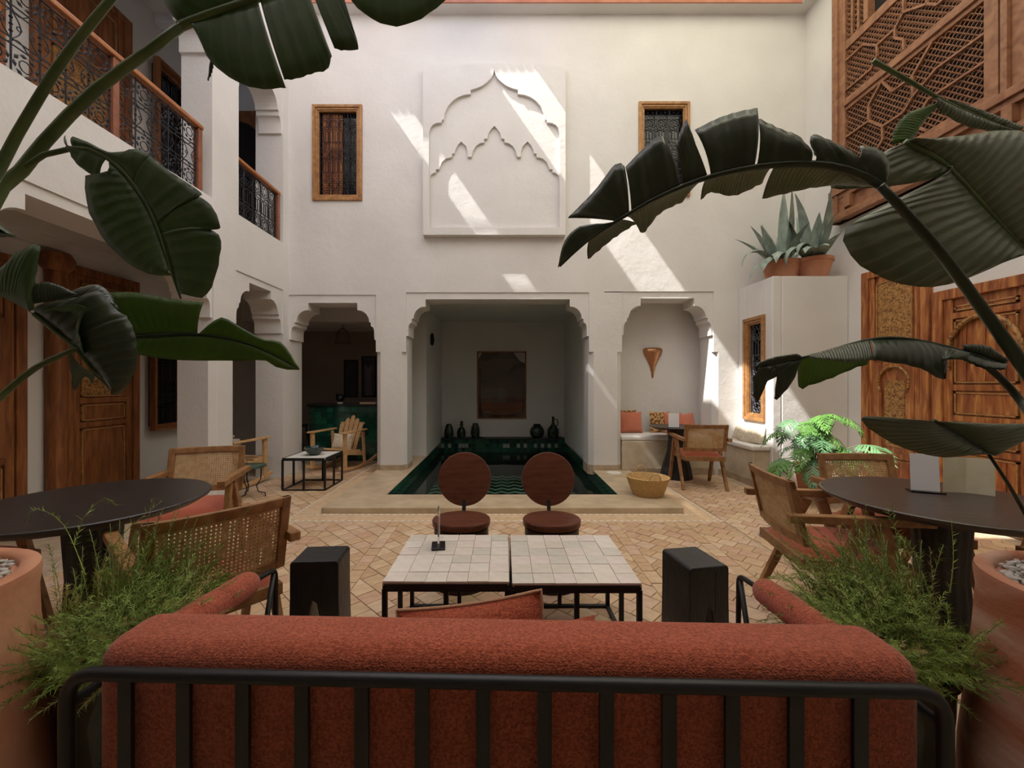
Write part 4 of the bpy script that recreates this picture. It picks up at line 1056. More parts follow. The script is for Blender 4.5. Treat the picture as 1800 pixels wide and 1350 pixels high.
pillow('cream cushion on the corner bench, on the niche side', (3.38, 5.86, .54), (rd(-18), rd(8), rd(-78)), .33, .27, .10, 'cream', group=CG)
pillow('cream cushion on the corner bench, on the plant side', (3.40, 5.58, .54), (rd(-20), rd(-6), rd(-84)), .34, .28, .10, 'cream', group=CG)
# copper sconce
r = thing('wall_sconce', 'teardrop copper sconce on the niche wall', 'wall lamp', (2.445, 6.72, 1.44))
mb = MB(); n = 18; sec = [(0, 0, .0), (.012, .02, .012), (.022, .10, .02), (.045, .20, .035), (.095, .31, .065), (.145, .40, .09), (.158, .455, .095), (.15, .485, .085), (.125, .50, .06)]
vs = []; fs = []
for a, z, d in sec:
    for k in range(n+1):
        t = PI*k/n; vs.append((a*math.cos(t), -d*math.sin(t)-.003, z))
for i_ in range(len(sec)-1):
    for k in range(n): fs.append((i_*(n+1)+k, i_*(n+1)+k+1, (i_+1)*(n+1)+k+1, (i_+1)*(n+1)+k))
mb.add(vs, fs); obj('shade', mb, M['copper'], r, True, solid=.004)
obj('wall_plate', MB().box(-.03, .03, -.012, 0, .25, .42), M['copper'], r)
r = thing('wall_sconce', 'small dark oval sconce on the pool alcove side wall', 'wall lamp', (-1.38, 7.76, 2.07))
obj('shade', MB().lathe([(0, 0), (.03, .03), (.045, .12), (.03, .22), (0, .25)], 14, (.03, 0, 0)), M['iron'], r, True)
obj('wall_plate', MB().box(0, .012, -.03, .03, .06, .19), M['iron'], r)
# basket
r = thing('basket', 'woven palm basket with two loop handles on the pool deck', 'basket', (1.68, 4.77, DZ))
pr = []; nr = 15
for k in range(nr+1):
    t = k/nr; rr = .155+.078*t**.8; z = .205*t
    pr += [(rr+.006, z), (rr+.010, z+.007)]
pr = [(.0, 0), (.15, 0)] + pr + [(.222, .216), (.215, .205), (.15, .02), (0, .015)]
obj('body', MB().lathe(pr, 40), M['basket'], r, True, 60)
for s in (-1, 1):
    obj('handle', MB().tube([(.065*math.cos(a), s*(.225+.02*math.sin(a)), .205+.085*math.sin(a)) for a in [PI*k/10 for k in range(11)]], .007, 6), M['basket'], r, True)
# floor drain and deck disc
r = thing('floor_drain', 'round metal drain cover set in the terracotta floor', 'drain', (2.36, 3.62, .0075))
obj('plate', MB().lathe([(.095, 0), (.095, .005), (.085, .006), (.05, .006), (.048, .003), (0, .003)], 24), mat('steel_grey', (.25, .25, .25), .35, metal=.8), r, True, 30)
mb = MB()
for k in range(12): a = 2*PI*k/12; mb.beam((.055*math.cos(a), .055*math.sin(a), .0065), (.08*math.cos(a), .08*math.sin(a), .0065), .008, .002)
obj('slots', mb, M['blackp'], r)
tag(obj('deck_disc', MB().lathe([(.105, 0), (.105, .005), (.098, .007), (0, .007)], 28, (1.605, 5.94, DZ)), M['marble'], None, True, 30), 'flat white disc set in the deck by the pier foot', 'floor light')
# vases on the ledge
VZ, VY = .165, 9.03
def vase(label, x, prof, n=20, flute=0, extra=None):
    r = thing('vase', label, 'vase', (x, VY, VZ), 0, 'green vases on the pool ledge')
    obj('body', MB().lathe(prof, 40, rfun=(lambda a: 1+.03*math.sin(a*flute)) if flute else None), M['vase'], r, True, 50)
    if extra: extra(r)
    return r
vase('tapering dark green vase in the corner of the pool ledge', -1.2, [(.07, 0), (.095, .04), (.103, .10), (.09, .20), (.06, .28), (.05, .30), (.04, .295), (.03, .2)], flute=12)
vase('gourd bottle with knobbed neck on the pool ledge', -.925, [(.06, 0), (.09, .04), (.103, .11), (.08, .19), (.035, .24), (.028, .26), (.045, .285), (.03, .315), (.038, .35), (.045, .36), (.03, .355), (.02, .3)])
vase('tall ribbed dark green vase on the pool ledge, beside the gourd bottle', -.62, [(.065, 0), (.09, .04), (.103, .12), (.09, .22), (.06, .30), (.062, .32), (.045, .32), (.03, .25)], flute=9)
vase('squat round ribbed vase on the pool ledge', .736, [(.08, 0), (.135, .05), (.157, .12), (.142, .2), (.09, .265), (.075, .27), (.08, .30), (.065, .30), (.05, .25)], flute=14)
def jug(r):
    obj('handle', MB().tube([(.035, 0, .40), (.085, 0, .40), (.105, 0, .34), (.09, 0, .27), (.06, 0, .245)], .012, 7), M['vase'], r, True)
    mb = MB(); R = random.Random(2)
    for k in range(40):
        z = R.uniform(.05, .2); a = R.uniform(0, 2*PI); rr = .122; mb.lathe([(.0, -.012), (.013, 0), (0, .012)], 5, (rr*math.cos(a), rr*math.sin(a), z))
    o = obj('studs', mb, M['vase'], r, True); o['kind'] = 'stuff'
vase('studded dark jug with a thin neck and handle on the pool ledge', 1.095, [(.09, 0), (.122, .05), (.122, .15), (.1, .22), (.055, .27), (.03, .33), (.026, .42), (.036, .46), (.022, .455), (.015, .35)], extra=jug)
# framed print
r = thing('framed_picture', 'large framed dark brown print behind glass in the pool alcove', 'picture', (-.04, 9.2, .568))
mb = MB(); w, h = 1.10, 1.51
for x0_, x1_, z0_, z1_ in ((-w/2, w/2, 0, .03), (-w/2, w/2, h-.03, h), (-w/2, -w/2+.03, .03, h-.03), (w/2-.03, w/2, .03, h-.03)): mb.box(x0_, x1_, -.035, 0, z0_, z1_)
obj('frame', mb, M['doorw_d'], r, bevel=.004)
pm = mat('dark_brown_print', (.030, .016, .012), .6, (.075, .038, .026), nscale=3)
obj('print', MB().box(-w/2+.03, w/2-.03, -.012, 0, .03, h-.03), pm, r)
g1 = mat('print_brown', (.07, .04, .03), .6); g2 = mat('print_rust', (.16, .065, .03), .6); g3 = mat('print_pale', (.45, .43, .41), .6); g4 = mat('print_grey', (.11, .095, .085), .6)
def flat(poly, m, d=0): obj('print_shape', MB().prism(poly, 'y', -.0135-d, -.012), m, r)
flat([(-.47, 1.05), (-.45, 1.25), (-.2, 1.36), (.2, 1.36), (.42, 1.25), (.46, .35), (-.46, .35)], g1)
flat([(-.46, .35), (.46, .35), (.44, .16), (.15, .08), (-.2, .09), (-.45, .17)], g2, .0004)
flat([(-.46, .66), (-.3, .70), (-.1, .66), (0, .72), (.12, .62), (.10, .36), (-.46, .36)], g4, .0004)
flat([(.27, 1.48), (.52, 1.48), (.52, 1.24), (.40, 1.30)], g3, .0006); flat([(-.52, 1.48), (-.44, 1.48), (-.52, 1.34)], g3, .0006)
mb = MB(); R = random.Random(5)
for i_ in range(16):
    for j_ in range(22):
        x, z = -.40+i_*.052+(j_ % 2)*.026, .42+j_*.036
        if abs(x+.02) > .045: mb.box(x-.012, x+.012, -.0142, -.013, z-.010, z+.010)
o = obj('print_dots', mb, pm, r); o['kind'] = 'stuff'
gl = bpy.data.materials.new('picture_glass'); gl.use_nodes = True
N = gl.node_tree.nodes; L = gl.node_tree.links; N.remove(N['Principled BSDF'])
a_ = N.new('ShaderNodeBsdfGlossy'); a_.inputs['Roughness'].default_value = .03; b_ = N.new('ShaderNodeBsdfTransparent'); f_ = N.new('ShaderNodeFresnel'); f_.inputs[0].default_value = 1.45; m_ = N.new('ShaderNodeMixShader')
L.new(f_.outputs[0], m_.inputs[0]); L.new(b_.outputs[0], m_.inputs[1]); L.new(a_.outputs[0], m_.inputs[2]); L.new(m_.outputs[0], N['Material Output'].inputs[0])
obj('glass', MB().box(-w/2+.03, w/2-.03, -.024, -.021, .03, h-.03), gl, r)
# reception counter
r = thing('reception_counter', 'counter faced with dark green tiles in the reception room', 'counter', (-2.66, 7.45, 0))
obj('body', MB().box(-.76, .72, -.24, .30, 0, .96), M['green_dark'], r)
obj('counter_top', MB().box(-.79, .72, -.275, .31, .96, .995), M['blackw'], r, bevel=.004)
s_ = .105; ms = [mesh('tile', MB().box(-s_/2+.0015, s_/2-.0015, -.005, .005, -s_/2+.0015, s_/2-.0015), M['green'][k]) for k in (0, 1, 2)]
R = random.Random(4)
for i_ in range(14):
    for j_ in range(9): link('tile', R.choice(ms), r, (-.705+i_*s_, -.243, .065+j_*s_+.005))
for k, (xc, w, z0_, z1_) in enumerate(((-3.195, .29, 1.07, 1.85), (-2.815, .31, 1.07, 1.93))):
    r = thing('wall_panel', ('narrow slate-coloured framed panel' if k == 0 else 'taller framed panel with a pale figure') + ' on the reception wall', 'picture', (xc, 8.6, z0_))
    h = z1_-z0_; mb = MB()
    for a, b, c, d in ((-w/2, w/2, 0, .025), (-w/2, w/2, h-.025, h), (-w/2, -w/2+.025, .025, h-.025), (w/2-.025, w/2, .025, h-.025)): mb.box(a, b, -.03, 0, c, d)
    obj('frame', mb, M['blackp'], r); obj('canvas', MB().box(-w/2+.02, w/2-.02, -.015, 0, .02, h-.02), mat('slate_canvas_%d' % k, (.03, .035, .04), .5, (.06, .065, .07), nscale=4), r)
    if k: obj('painted_figure', MB().prism([(-.07, .04), (.06, .04), (.04, .5), (.09, .72), (-.02, .6), (-.09, .7)], 'y', -.018, -.014), mat('pale_mauve', (.16, .13, .15), .6), r)
r = thing('table_ornament', 'small dark bird-like ornament on the reception counter', 'ornament', (-2.95, 7.40, .995))
obj('base', MB().lathe([(.05, 0), (.05, .02), (.02, .03)], 12), M['paper_y'], r, True, 40)
obj('body', MB().lathe([(0, .02), (.04, .05), (.06, .10), (.045, .15), (0, .18)], 14, sx=1.4), M['blackp'], r, True)
obj('head', MB().lathe([(0, .0), (.025, .02), (.02, .05), (0, .06)], 10, (-.06, 0, .13)), M['blackp'], r, True)
r = thing('book', 'flat reddish book lying on the reception counter', 'book', (-2.42, 7.40, .995))
obj('pages', MB().box(-.14, .14, -.10, .10, .004, .026), M['paper_y'], r); obj('cover', MB().box(-.145, .145, -.105, .105, .026, .031), M['coral'], r); obj('cover', MB().box(-.145, .145, -.105, .105, 0, .004), M['coral'], r)
r = thing('bar_stool', 'dark bar stool at the end of the tiled counter', 'stool', (-3.62, 7.2, 0))
obj('seat', MB().lathe([(.15, .60), (.17, .61), (.17, .635), (.15, .645)], 20), M['blackw'], r, True, 40)
for sx in (-1, 1):
    for sy in (-1, 1): obj('leg', MB().beam((sx*.17, sy*.17, 0), (sx*.10, sy*.10, .60), .03, .03), M['blackw'], r)
obj('foot_ring', MB().tube(circ((0, 0, 0), .175, 16), .008, 6, True).xf(Matrix.Translation((0, 0, .22)) @ Matrix.Rotation(PI/2, 4, 'X')), M['iron'], r, True)
r = thing('pendant_lamp', 'wire cage pendant lamp hanging in the reception room', 'pendant lamp', (-2.96, 7.55, 2.45))
obj('cord', MB().tube([(0, 0, 0), (0, 0, -.08)], .006, 6), M['iron'], r)
for k in range(12):
    a = 2*PI*k/12; c, s = math.cos(a), math.sin(a)
    obj('wire', MB().tube([(c*q[0], s*q[0], q[1]) for q in ((.015, -.07), (.07, -.11), (.115, -.18), (.12, -.26), (.135, -.33), (.15, -.36))], .003, 4), M['iron'], r)
obj('ring', MB().tube([(.145*math.cos(2*PI*k/20), .145*math.sin(2*PI*k/20), -.35) for k in range(20)], .004, 5, True), M['iron'], r)
# ------------------------------------------------------------------ plants
# --- agaves on the corner block
def agave(label, loc, rpot, hpot, leaves, group):
    r = thing('potted_agave', label, 'potted plant', loc, 0, group)
    p = rpot; obj('pot', MB().lathe([(p*.68, 0), (p*.74, .01), (p*.93, hpot*.72), (p*.95, hpot*.80), (p*1.02, hpot*.82), (p*1.03, hpot*.97), (p*.98, hpot), (p*.88, hpot*.98), (p*.86, hpot*.8)], 36), M['terra'], r, True, 45)
    obj('soil', MB().lathe([(p*.87, hpot*.85), (0, hpot*.87)], 20), M['soil'], r)
    for az, el, L_, w, droop in leaves:
        a, e_ = rd(az), rd(el); n = 12; vs = []; pos = Vector((math.cos(a)*.05, math.sin(a)*.05, hpot*.84)); side = Vector((-math.sin(a), math.cos(a), 0)); fs = []
        for k in range(n+1):
            t = k/n; ee = e_-rd(droop)*t**1.6; d = Vector((math.cos(a)*math.cos(ee), math.sin(a)*math.cos(ee), math.sin(ee)))
            up = side.cross(d)
            if k: pos = pos+d*(L_/n)
            ww = w*(.62+.75*math.sin(min(1, t*1.35)*PI*.62)-.35*t)*(1-t**3.2); ww = max(ww, .001); th = .012*(1-t)+.001
            vs += [pos+side*ww/2-up*(-.18*ww), pos-up*th*-.2, pos-side*ww/2-up*(-.18*ww), pos-up*th]
        for k in range(n):
            b = 4*k
            for q in range(4): fs.append((b+q, b+(q+1) % 4, b+4+(q+1) % 4, b+4+q))
        fs.append((3, 2, 1, 0)); fs.append((4*n, 4*n+1, 4*n+2, 4*n+3))
        obj('leaf', MB().add(vs, fs), M['agave'], r, True, 60)
    return r
AG = 'potted agaves on the corner block'
agave('potted agave with upright blades at the outer edge of the white block', (3.84, 5.66, 2.76), .235, .27,
      [(250, 88, 1.02, .12, 4), (300, 84, 1.05, .15, -4), (200, 60, .62, .12, 10), (175, 66, .68, .12, 20), (150, 55, .7, .14, 30), (185, 58, .75, .10, 150), (230, 40, .62, .15, 120), (212, 30, .6, .16, 120),
       (340, 50, .6, .12, 60), (20, 60, .65, .12, 20), (90, 70, .75, .13, 15), (120, 75, .7, .14, 5), (60, 65, .7, .12, 20), (280, 66, .6, .11, 40), (192, 18, .62, .08, 110)], AG)
agave('potted agave with a folded blade against the lattice wall', (4.17, 5.52, 2.76), .225, .27,
      [(250, 78, .62, .15, 12), (200, 84, .95, .13, 30), (285, 76, .95, .13, -5), (270, 62, .62, .09, 10), (200, 55, .75, .12, 170), (225, 42, .6, .14, 100), (250, 40, .55, .13, 80), (170, 70, .8, .12, 10), (90, 75, .8, .14, 10), (130, 65, .6, .12, 30), (270, 50, .5, .12, 50), (215, 62, .66, .10, 150)], AG)
# --- philodendron
def philo_leaf(seed):
    R = random.Random(seed); mb = MB(); n = 10; L_ = .30
    def bl(base, d, ln, w, sag):
        nrm = Vector((-d.y, d.x, 0)); m1 = base+d*ln*.55+Vector((0, 0, -sag*.3)); tip = base+d*ln+Vector((0, 0, -sag))
        mb.add([base+nrm*w*.35, base-nrm*w*.35, m1-nrm*w*.55, m1+nrm*w*.55, tip], [(0, 1, 2, 3), (3, 2, 4)])
    sp = []
    for k in range(n+1):
        t = k/n; sp.append(Vector((0, t*L_, .05*math.sin(t*PI*.9)-.10*t*t)))
    for k in range(n):
        a, b = sp[k], sp[k+1]; w = .012*(1-.5*k/n); mb.add([a+Vector((w, 0, -.003)), a+Vector((-w, 0, -.003)), b+Vector((-w, 0, -.003)), b+Vector((w, 0, -.003))], [(0, 1, 2, 3)])
        for s in (-1, 1):
            t = k/n; ln = (.15*math.sin(PI*(.22+.70*t))+.02)*R.uniform(.85, 1.1); an = rd(18+50*t+R.uniform(-7, 7))
            d = Vector((s*math.cos(an), math.sin(an)*1.0, .0)).normalized()
            bl(a, d, ln, .021, ln*.30+.005)
            if ln > .09:
                for q in (-1, 1):
                    d2 = Matrix.Rotation(q*rd(32), 3, 'Z') @ d; bl(a+d*ln*.42+Vector((0, 0, -ln*.1)), d2, ln*.42, .014, ln*.14)
    bl(sp[-1], Vector((0, 1, 0)), .09, .022, .03)
    return mb
pl = thing('potted_philodendron', 'leafy split-leaf philodendron in a terracotta pot by the corner block', 'potted plant', (3.75, 4.96, 0))
obj('pot', MB().lathe([(.13, 0), (.14, .01), (.185, .30), (.19, .33), (.205, .335), (.205, .385), (.19, .39), (.175, .38), (.165, .3)], 36), M['terra'], pl, True, 45)
obj('soil', MB().lathe([(.17, .345), (0, .35)], 20), M['soil'], pl)
lm = [mesh('leaf', philo_leaf(k), M['philo'] if k % 2 else M['philo_b'], True) for k in range(6)]
R = random.Random(21)
for k in range(46):
    az = -PI*(.03+.94*((k*.618034) % 1)); el = rd(R.choice([82, 68, 55, 42, 28, 12])+R.uniform(-6, 6)); ln = R.uniform(.34, .66)*(1.0 if el > .6 else .85)
    if math.cos(az) > .45: ln *= .45; el = max(el, rd(48))
    d = Vector((math.cos(az)*math.cos(el), math.sin(az)*math.cos(el), math.sin(el)))
    p0 = Vector((.04*math.cos(az), .04*math.sin(az), .36)); p1 = p0+d*ln*.55+Vector((0, 0, ln*.12)); p2 = p0+d*ln+Vector((0, 0, .02))
    if p2.z < .30: p2.z = .30
    obj('stalk', MB().tube([p0, p1, p2], [.008, .006, .004], 5), M['stemg'], pl, True)
    o = link('leaf', R.choice(lm), pl, p2); tilt = -rd(R.uniform(5, 45))
    o.rotation_euler = (Matrix.Rotation(az-PI/2+R.uniform(-.3, .3)*abs(math.sin(az)), 4, 'Z') @ Matrix.Rotation(tilt, 4, 'X') @ Matrix.Rotation(R.uniform(-.3, .3), 4, 'Y')).to_euler()
    sc = R.uniform(.75, 1.1); o.scale = (sc, sc, sc)
def rs(pts, n):
    """resample a polyline smoothly"""
    P = [Vector(p) for p in pts]
    if len(P) == 1: return [P[0]]*n
    d = [0]
    for a, b in zip(P, P[1:]): d.append(d[-1]+(b-a).length)
    out = []
    for k in range(n):
        t = d[-1]*k/(n-1); i_ = 0
        while i_ < len(d)-2 and d[i_+1] < t: i_ += 1
        u = (t-d[i_])/max(1e-6, d[i_+1]-d[i_])
        p0 = P[max(0, i_-1)]; p1 = P[i_]; p2 = P[i_+1]; p3 = P[min(len(P)-1, i_+2)]
        out.append(.5*((2*p1)+(p2-p0)*u+(2*p0-5*p1+4*p2-p3)*u*u+(3*p1-p0-3*p2+p3)*u**3))
    return out
# --- asparagus ferns
def fern(label, loc, hpot, rpot, nfr, seed, reach, sprays, group):
    r = thing('potted_fern', label, 'potted plant', loc, 0, group); R = random.Random(seed)
    obj('pot', MB().lathe([(rpot*.72, 0), (rpot*.8, .02), (rpot*.98, hpot*.75), (rpot, hpot*.92), (rpot*1.06, hpot*.94), (rpot*1.06, hpot), (rpot*.95, hpot), (rpot*.9, hpot*.85)], 40), M['glaze'], r, True, 45)
    obj('soil', MB().lathe([(rpot*.92, hpot*.93), (0, hpot*.95)], 20), M['soil'], r)
    for mi, (mm, cnt) in enumerate((('fern', nfr), ('fern_y', nfr//6))):
        mb = MB(); st = MB()
        for f in range(cnt):
            az = R.uniform(0, 2*PI); el = rd(R.uniform(35, 88)); L_ = R.uniform(.25, .48)*reach; droop = rd(R.uniform(15, 105))
            p = Vector((R.uniform(-.8, .8)*rpot, R.uniform(-.8, .8)*rpot, hpot*.94))
            sx_ = 1 if loc[0] > 0 else -1
            if math.cos(az)*sx_ > .35 and math.sin(az) < .5: L_ *= .4; droop *= .5
            if math.cos(az)*sx_ < -.25: L_ *= .62; droop *= .7
            if math.sin(az) < -.3: L_ *= .6; droop *= .6
            n = 13; pts = [p.copy()]
            dirs = []
            for k in range(n):
                e2 = el-droop*(k/n)**1.3; d = Vector((math.cos(az)*math.cos(e2), math.sin(az)*math.cos(e2), math.sin(e2))); p = p+d*(L_/n); pts.append(p.copy()); dirs.append(d)
            st.tube(pts[::3]+[pts[-1]], .0009, 3, cap=False)
            for k in range(3, n):
                for q in range(8):
                    d = dirs[k]; b = pts[k]+d*(L_/n)*q/8
                    s = Vector((R.gauss(0, 1), R.gauss(0, 1), R.gauss(0, .8))); s = (s-d*s.dot(d)).normalized()
                    ln = R.uniform(.014, .036)*(1.15-.6*k/n); v = (s+d*.6).normalized()*ln; w_ = v.cross(d).normalized()*.0013 if v.cross(d).length > 1e-6 else Vector((.001, 0, 0))
                    mb.add([b+w_, b-w_, b+v], [(0, 1, 2)])
        o = obj('foliage' if mi == 0 else 'dry_foliage', mb, M[mm], r); o['kind'] = 'stuff'
        o = obj('stems', st, M['stemg'], r); o['kind'] = 'stuff'
    for pts_, dens in sprays:
        mb = MB(); l = r.location; P = rs([Vector(q)-l for q in pts_], 10); dens = max(3, dens*(len(pts_)-1)//9)
        mb.tube(P, [.0014-.0001*k for k in range(10)], 4)
        for a, b in zip(P, P[1:]):
            for q in range(dens):
                c = a.lerp(b, q/dens); d = (b-a).normalized(); s = Vector((R.gauss(0, 1), R.gauss(0, 1), R.gauss(0, 1))); s = (s-d*s.dot(d)).normalized()
                v = (s+d*.5).normalized()*R.uniform(.012, .03); w_ = v.cross(d).normalized()*.0012; mb.add([c+w_, c-w_, c+v], [(0, 1, 2)])
        obj('spray', mb, M['fern'], r)
    return r
FG = 'asparagus ferns in dark green pots'
fern('asparagus fern in a dark green pot between the sofa and the black table', (-1.195, 1.30, 0), .52, .16, 760, 5, 1.02,
     [([W(150, 1010, 1.3), W(110, 920, 1.35), W(60, 895, 1.4), W(45, 925, 1.4)], 14), ([W(200, 960, 1.3), W(225, 930, 1.32), W(285, 880, 1.35)], 6), ([W(130, 960, 1.3), W(150, 905, 1.3), W(185, 875, 1.32), W(205, 890, 1.32)], 16)], FG)
fern('asparagus fern in a dark green pot between the sofa and the brown table', (1.205, 1.30, 0), .52, .16, 760, 9, 1.02,
     [([W(1600, 1080, 1.3), W(1520, 1020, 1.3), W(1440, 1008, 1.32), W(1350, 1014, 1.34)], 60), ([W(1670, 1040, 1.3), W(1676, 980, 1.3), W(1672, 912, 1.3)], 14), ([W(1520, 980, 1.3), W(1508, 930, 1.3), W(1490, 890, 1.3)], 10), ([W(1620, 985, 1.3), W(1575, 930, 1.3), W(1560, 895, 1.3)], 10)], FG)
# --- giant terracotta pots with banana plants
def bigpot(label, loc, prof, m, seed, group):
    r = thing('giant_pot', label, 'pot', loc, 0, group); prof = [(q[0], q[1]*.955) for q in prof]
    obj('body', MB().lathe(prof, 56), M[m], r, True, 50)
    mb = MB(); R = random.Random(seed); zt = prof[-1][1]; rr = prof[-1][0]
    obj('soil', MB().lathe([(rr, zt-.015), (0, zt-.01)], 28), M['soil'], r)
    for k in range(800):
        a = R.uniform(0, 2*PI); d = rr*math.sqrt(R.random())*.97; s = R.uniform(.006, .0105); c = Vector((d*math.cos(a), d*math.sin(a), zt+R.uniform(-.004, .014)))
        Mx = Matrix.Translation(c) @ Matrix.Rotation(R.uniform(0, PI), 4, 'Z') @ Matrix.Rotation(R.uniform(-.5, .5), 4, 'X') @ Matrix.Diagonal((s*R.uniform(1, 1.5), s, s*R.uniform(.6, .9), 1))
        q = MB().lathe([(0, -1), (.8, -.6), (1, 0), (.8, .6), (0, 1)], 6); mb.merge(q, Mx)
    o = obj('pebbles', mb, M['pebble'], r, True); o['kind'] = 'stuff'
    return r
PG = 'giant terracotta pots'
PLOC = Vector((-1.575, 1.03, 0)); PROC = Vector((1.585, 1.03, 0))
bigpot('giant smooth terracotta pot beside the sofa, next to the black table', PLOC, [(.315, 0), (.32, .02), (.315, .30), (.295, .50), (.275, .70), (.272, .80), (.278, .855), (.275, .875), (.262, .882), (.236, .876), (.230, .866), (.228, .855)], 'terra', 3, PG)
bigpot('giant terracotta pot with a pale lime bloom beside the sofa, next to the brown table', PROC, [(.30, 0), (.305, .02), (.30, .30), (.285, .48), (.27, .66), (.262, .80), (.268, .855), (.265, .872), (.25, .878), (.230, .872), (.225, .862), (.222, .85)], 'terra_r', 4, PG)
def lobe(base, edge, bulge=.03, n=16, m=7, Yb=1.3, Ye=1.3, u0=0.0, u1=1.0):
    """leaf blade between a stretch of midrib and its outer edge; points are (px, py) or (px, py, depth)"""
    B = rs([W(p[0], p[1], p[2] if len(p) > 2 else Yb) for p in base], n); E = rs([W(p[0], p[1], p[2] if len(p) > 2 else Ye) for p in edge], n)
    vs = []; uv = []
    for k in range(n):
        nr = (B[min(n-1, k+1)]-B[max(0, k-1)]).cross(E[k]-B[k])
        nr = nr.normalized() if nr.length > 1e-9 else Vector((0, -1, 0))
        if nr.y > 0: nr = -nr
        for j in range(m):
            t = j/(m-1); vs.append(B[k].lerp(E[k], t)+nr*bulge*4*t*(1-t)*.7+nr*.0022*math.sin(k*2.4)*t); uv.append((u0+(u1-u0)*k/(n-1), t))
    fs = [(k*m+j, k*m+j+1, (k+1)*m+j+1, (k+1)*m+j) for k in range(n-1) for j in range(m-1)]
    return vs, fs, uv
def banana_leaf(root, mid, Ym, lobes, mt='leaf', rw=.008, petiole=None, pr=.02, pm='petiole', pend=None):
    l = root.location
    rt = link('leaf', None, root)
    mb = None
    for lb in lobes:
        kw = lb[2] if len(lb) > 2 else {}
        m_ = kw.pop('mat', mt); vs, fs, uv = lobe(lb[0], lb[1], **{'Yb': Ym, 'Ye': Ym, **kw})
        q = MB(); q.add(vs, fs); q.uv = uv
        q.v = [(p[0]-l.x, p[1]-l.y, p[2]-l.z) for p in q.v]
        obj('blade', q, M[m_], rt, True, solid=.0015)
    if mid:
        P = rs([W(p[0], p[1], p[2] if len(p) > 2 else Ym) for p in mid], 20); q = MB().tube([p-l for p in P], [rw*(1-.8*k/19)+.0012 for k in range(20)], 7); obj('midrib', q, M[pm], rt, True)
    if petiole:
        P = [W(p[0], p[1], p[2] if len(p) > 2 else Ym) for p in petiole]
        if pend is not None: P.append(Vector(pend))
        P = rs(P, 18); q = MB().tube([p-l for p in P], [pr*(.62+.55*k/17) for k in range(18)], 9); obj('leaf_stalk', q, M[pm], rt, True)
    return rt
BL = thing('banana_plant', 'large-leaved plant rising from the smooth giant pot beside the black table', 'plant', PLOC+Vector((0, 0, .81)), 0, 'giant large-leaved plants')
be = lambda dx=0, dy=0: (PLOC.x+dx, PLOC.y+dy, .80)
# overhead leaf
banana_leaf(BL, [(315, 47), (380, 22), (450, -2), (545, -38), (640, -70), (800, -112)], 1.3, [
    ([(335, 40), (390, 18), (452, -4)], [(350, 62), (368, 105), (410, 140), (455, 156), (502, 154)], dict(bulge=.02, u1=.35)),
    ([(456, -5), (500, -22), (535, -35)], [(500, 140), (522, 138), (552, 128), (575, 122), (583, 98)], dict(bulge=.015, u0=.35, u1=.6)),
    ([(540, -36), (565, -46), (590, -55)], [(588, 85), (600, 88), (614, 88), (630, 84), (618, 40)], dict(bulge=.01, u0=.6, u1=.7)),
    ([(598, -58), (680, -82), (800, -112)], [(610, -8), (640, 24), (690, 46), (745, 30), (800, -15)], dict(bulge=.02, u0=.7, u1=1)),
    ([(318, 44), (380, 18), (450, -6), (600, -60), (800, -114)], [(305, 30), (283, -5), (330, -60), (520, -160), (780, -170)], dict(bulge=.015))],
    rw=.013, petiole=[(320, 45), (250, 98), (180, 148), (100, 225), (30, 310, 1.28), (-40, 410, 1.22)], pr=.022, pend=be(.03))
banana_leaf(BL, [(215, -25), (300, -160)], 1.2, [([(215, -25), (300, -160)], [(230, -40), (330, -60), (340, -160)], {}), ([(215, -25), (300, -160)], [(180, -60), (150, -120), (260, -190)], {})],
    petiole=[(215, -25), (165, 35), (110, 105), (60, 185), (10, 275), (-50, 420, 1.15)], pr=.017, pend=be(-.03, .02))
# withered tip hanging by the pillar
banana_leaf(BL, [(376, 96), (370, 112), (368, 128), (366, 142)], 1.32, [([(375, 95), (369, 112), (368, 127), (365, 141)], [(377, 98), (376, 112), (373, 127), (367, 140)], dict(bulge=.004))], mt='leaf_d', rw=.002, petiole=[(376, 96), (372, 60), (360, 36, 1.3)], pr=.0015)
# drooping leaf
banana_leaf(BL, [(120, 262), (160, 264), (205, 290), (250, 345), (280, 410), (300, 475), (318, 525)], 1.28, [
    ([(120, 262), (155, 262), (188, 278)], [(115, 238), (118, 256), (135, 288), (175, 316)], dict(bulge=.012, u1=.2)),
    ([(192, 282), (230, 318), (262, 370), (300, 475)], [(212, 330), (160, 308), (149, 322), (158, 375), (190, 430), (240, 472), (275, 484), (302, 484)], dict(bulge=.02, u0=.2, u1=1)),
    ([(130, 262), (165, 264), (205, 288), (235, 325)], [(128, 240), (155, 250), (195, 268), (240, 262), (262, 272)], dict(bulge=.012, u1=.35)),
    ([(235, 325), (262, 370), (275, 400)], [(263, 273), (300, 302), (345, 332), (355, 342), (338, 336)], dict(bulge=.012, u0=.35, u1=.55)),
    ([(272, 392), (280, 412)], [(338, 338), (372, 362), (386, 402), (350, 396)], dict(bulge=.008, u0=.55, u1=.62)),
    ([(280, 412), (300, 475), (318, 525)], [(348, 398), (386, 414), (384, 465), (368, 512), (350, 524), (318, 510)], dict(bulge=.015, u0=.62, u1=1))],
    rw=.008, petiole=[(122, 262), (90, 266), (50, 290), (0, 330), (-50, 420, 1.22)], pr=.0125, pend=be(0, .04))
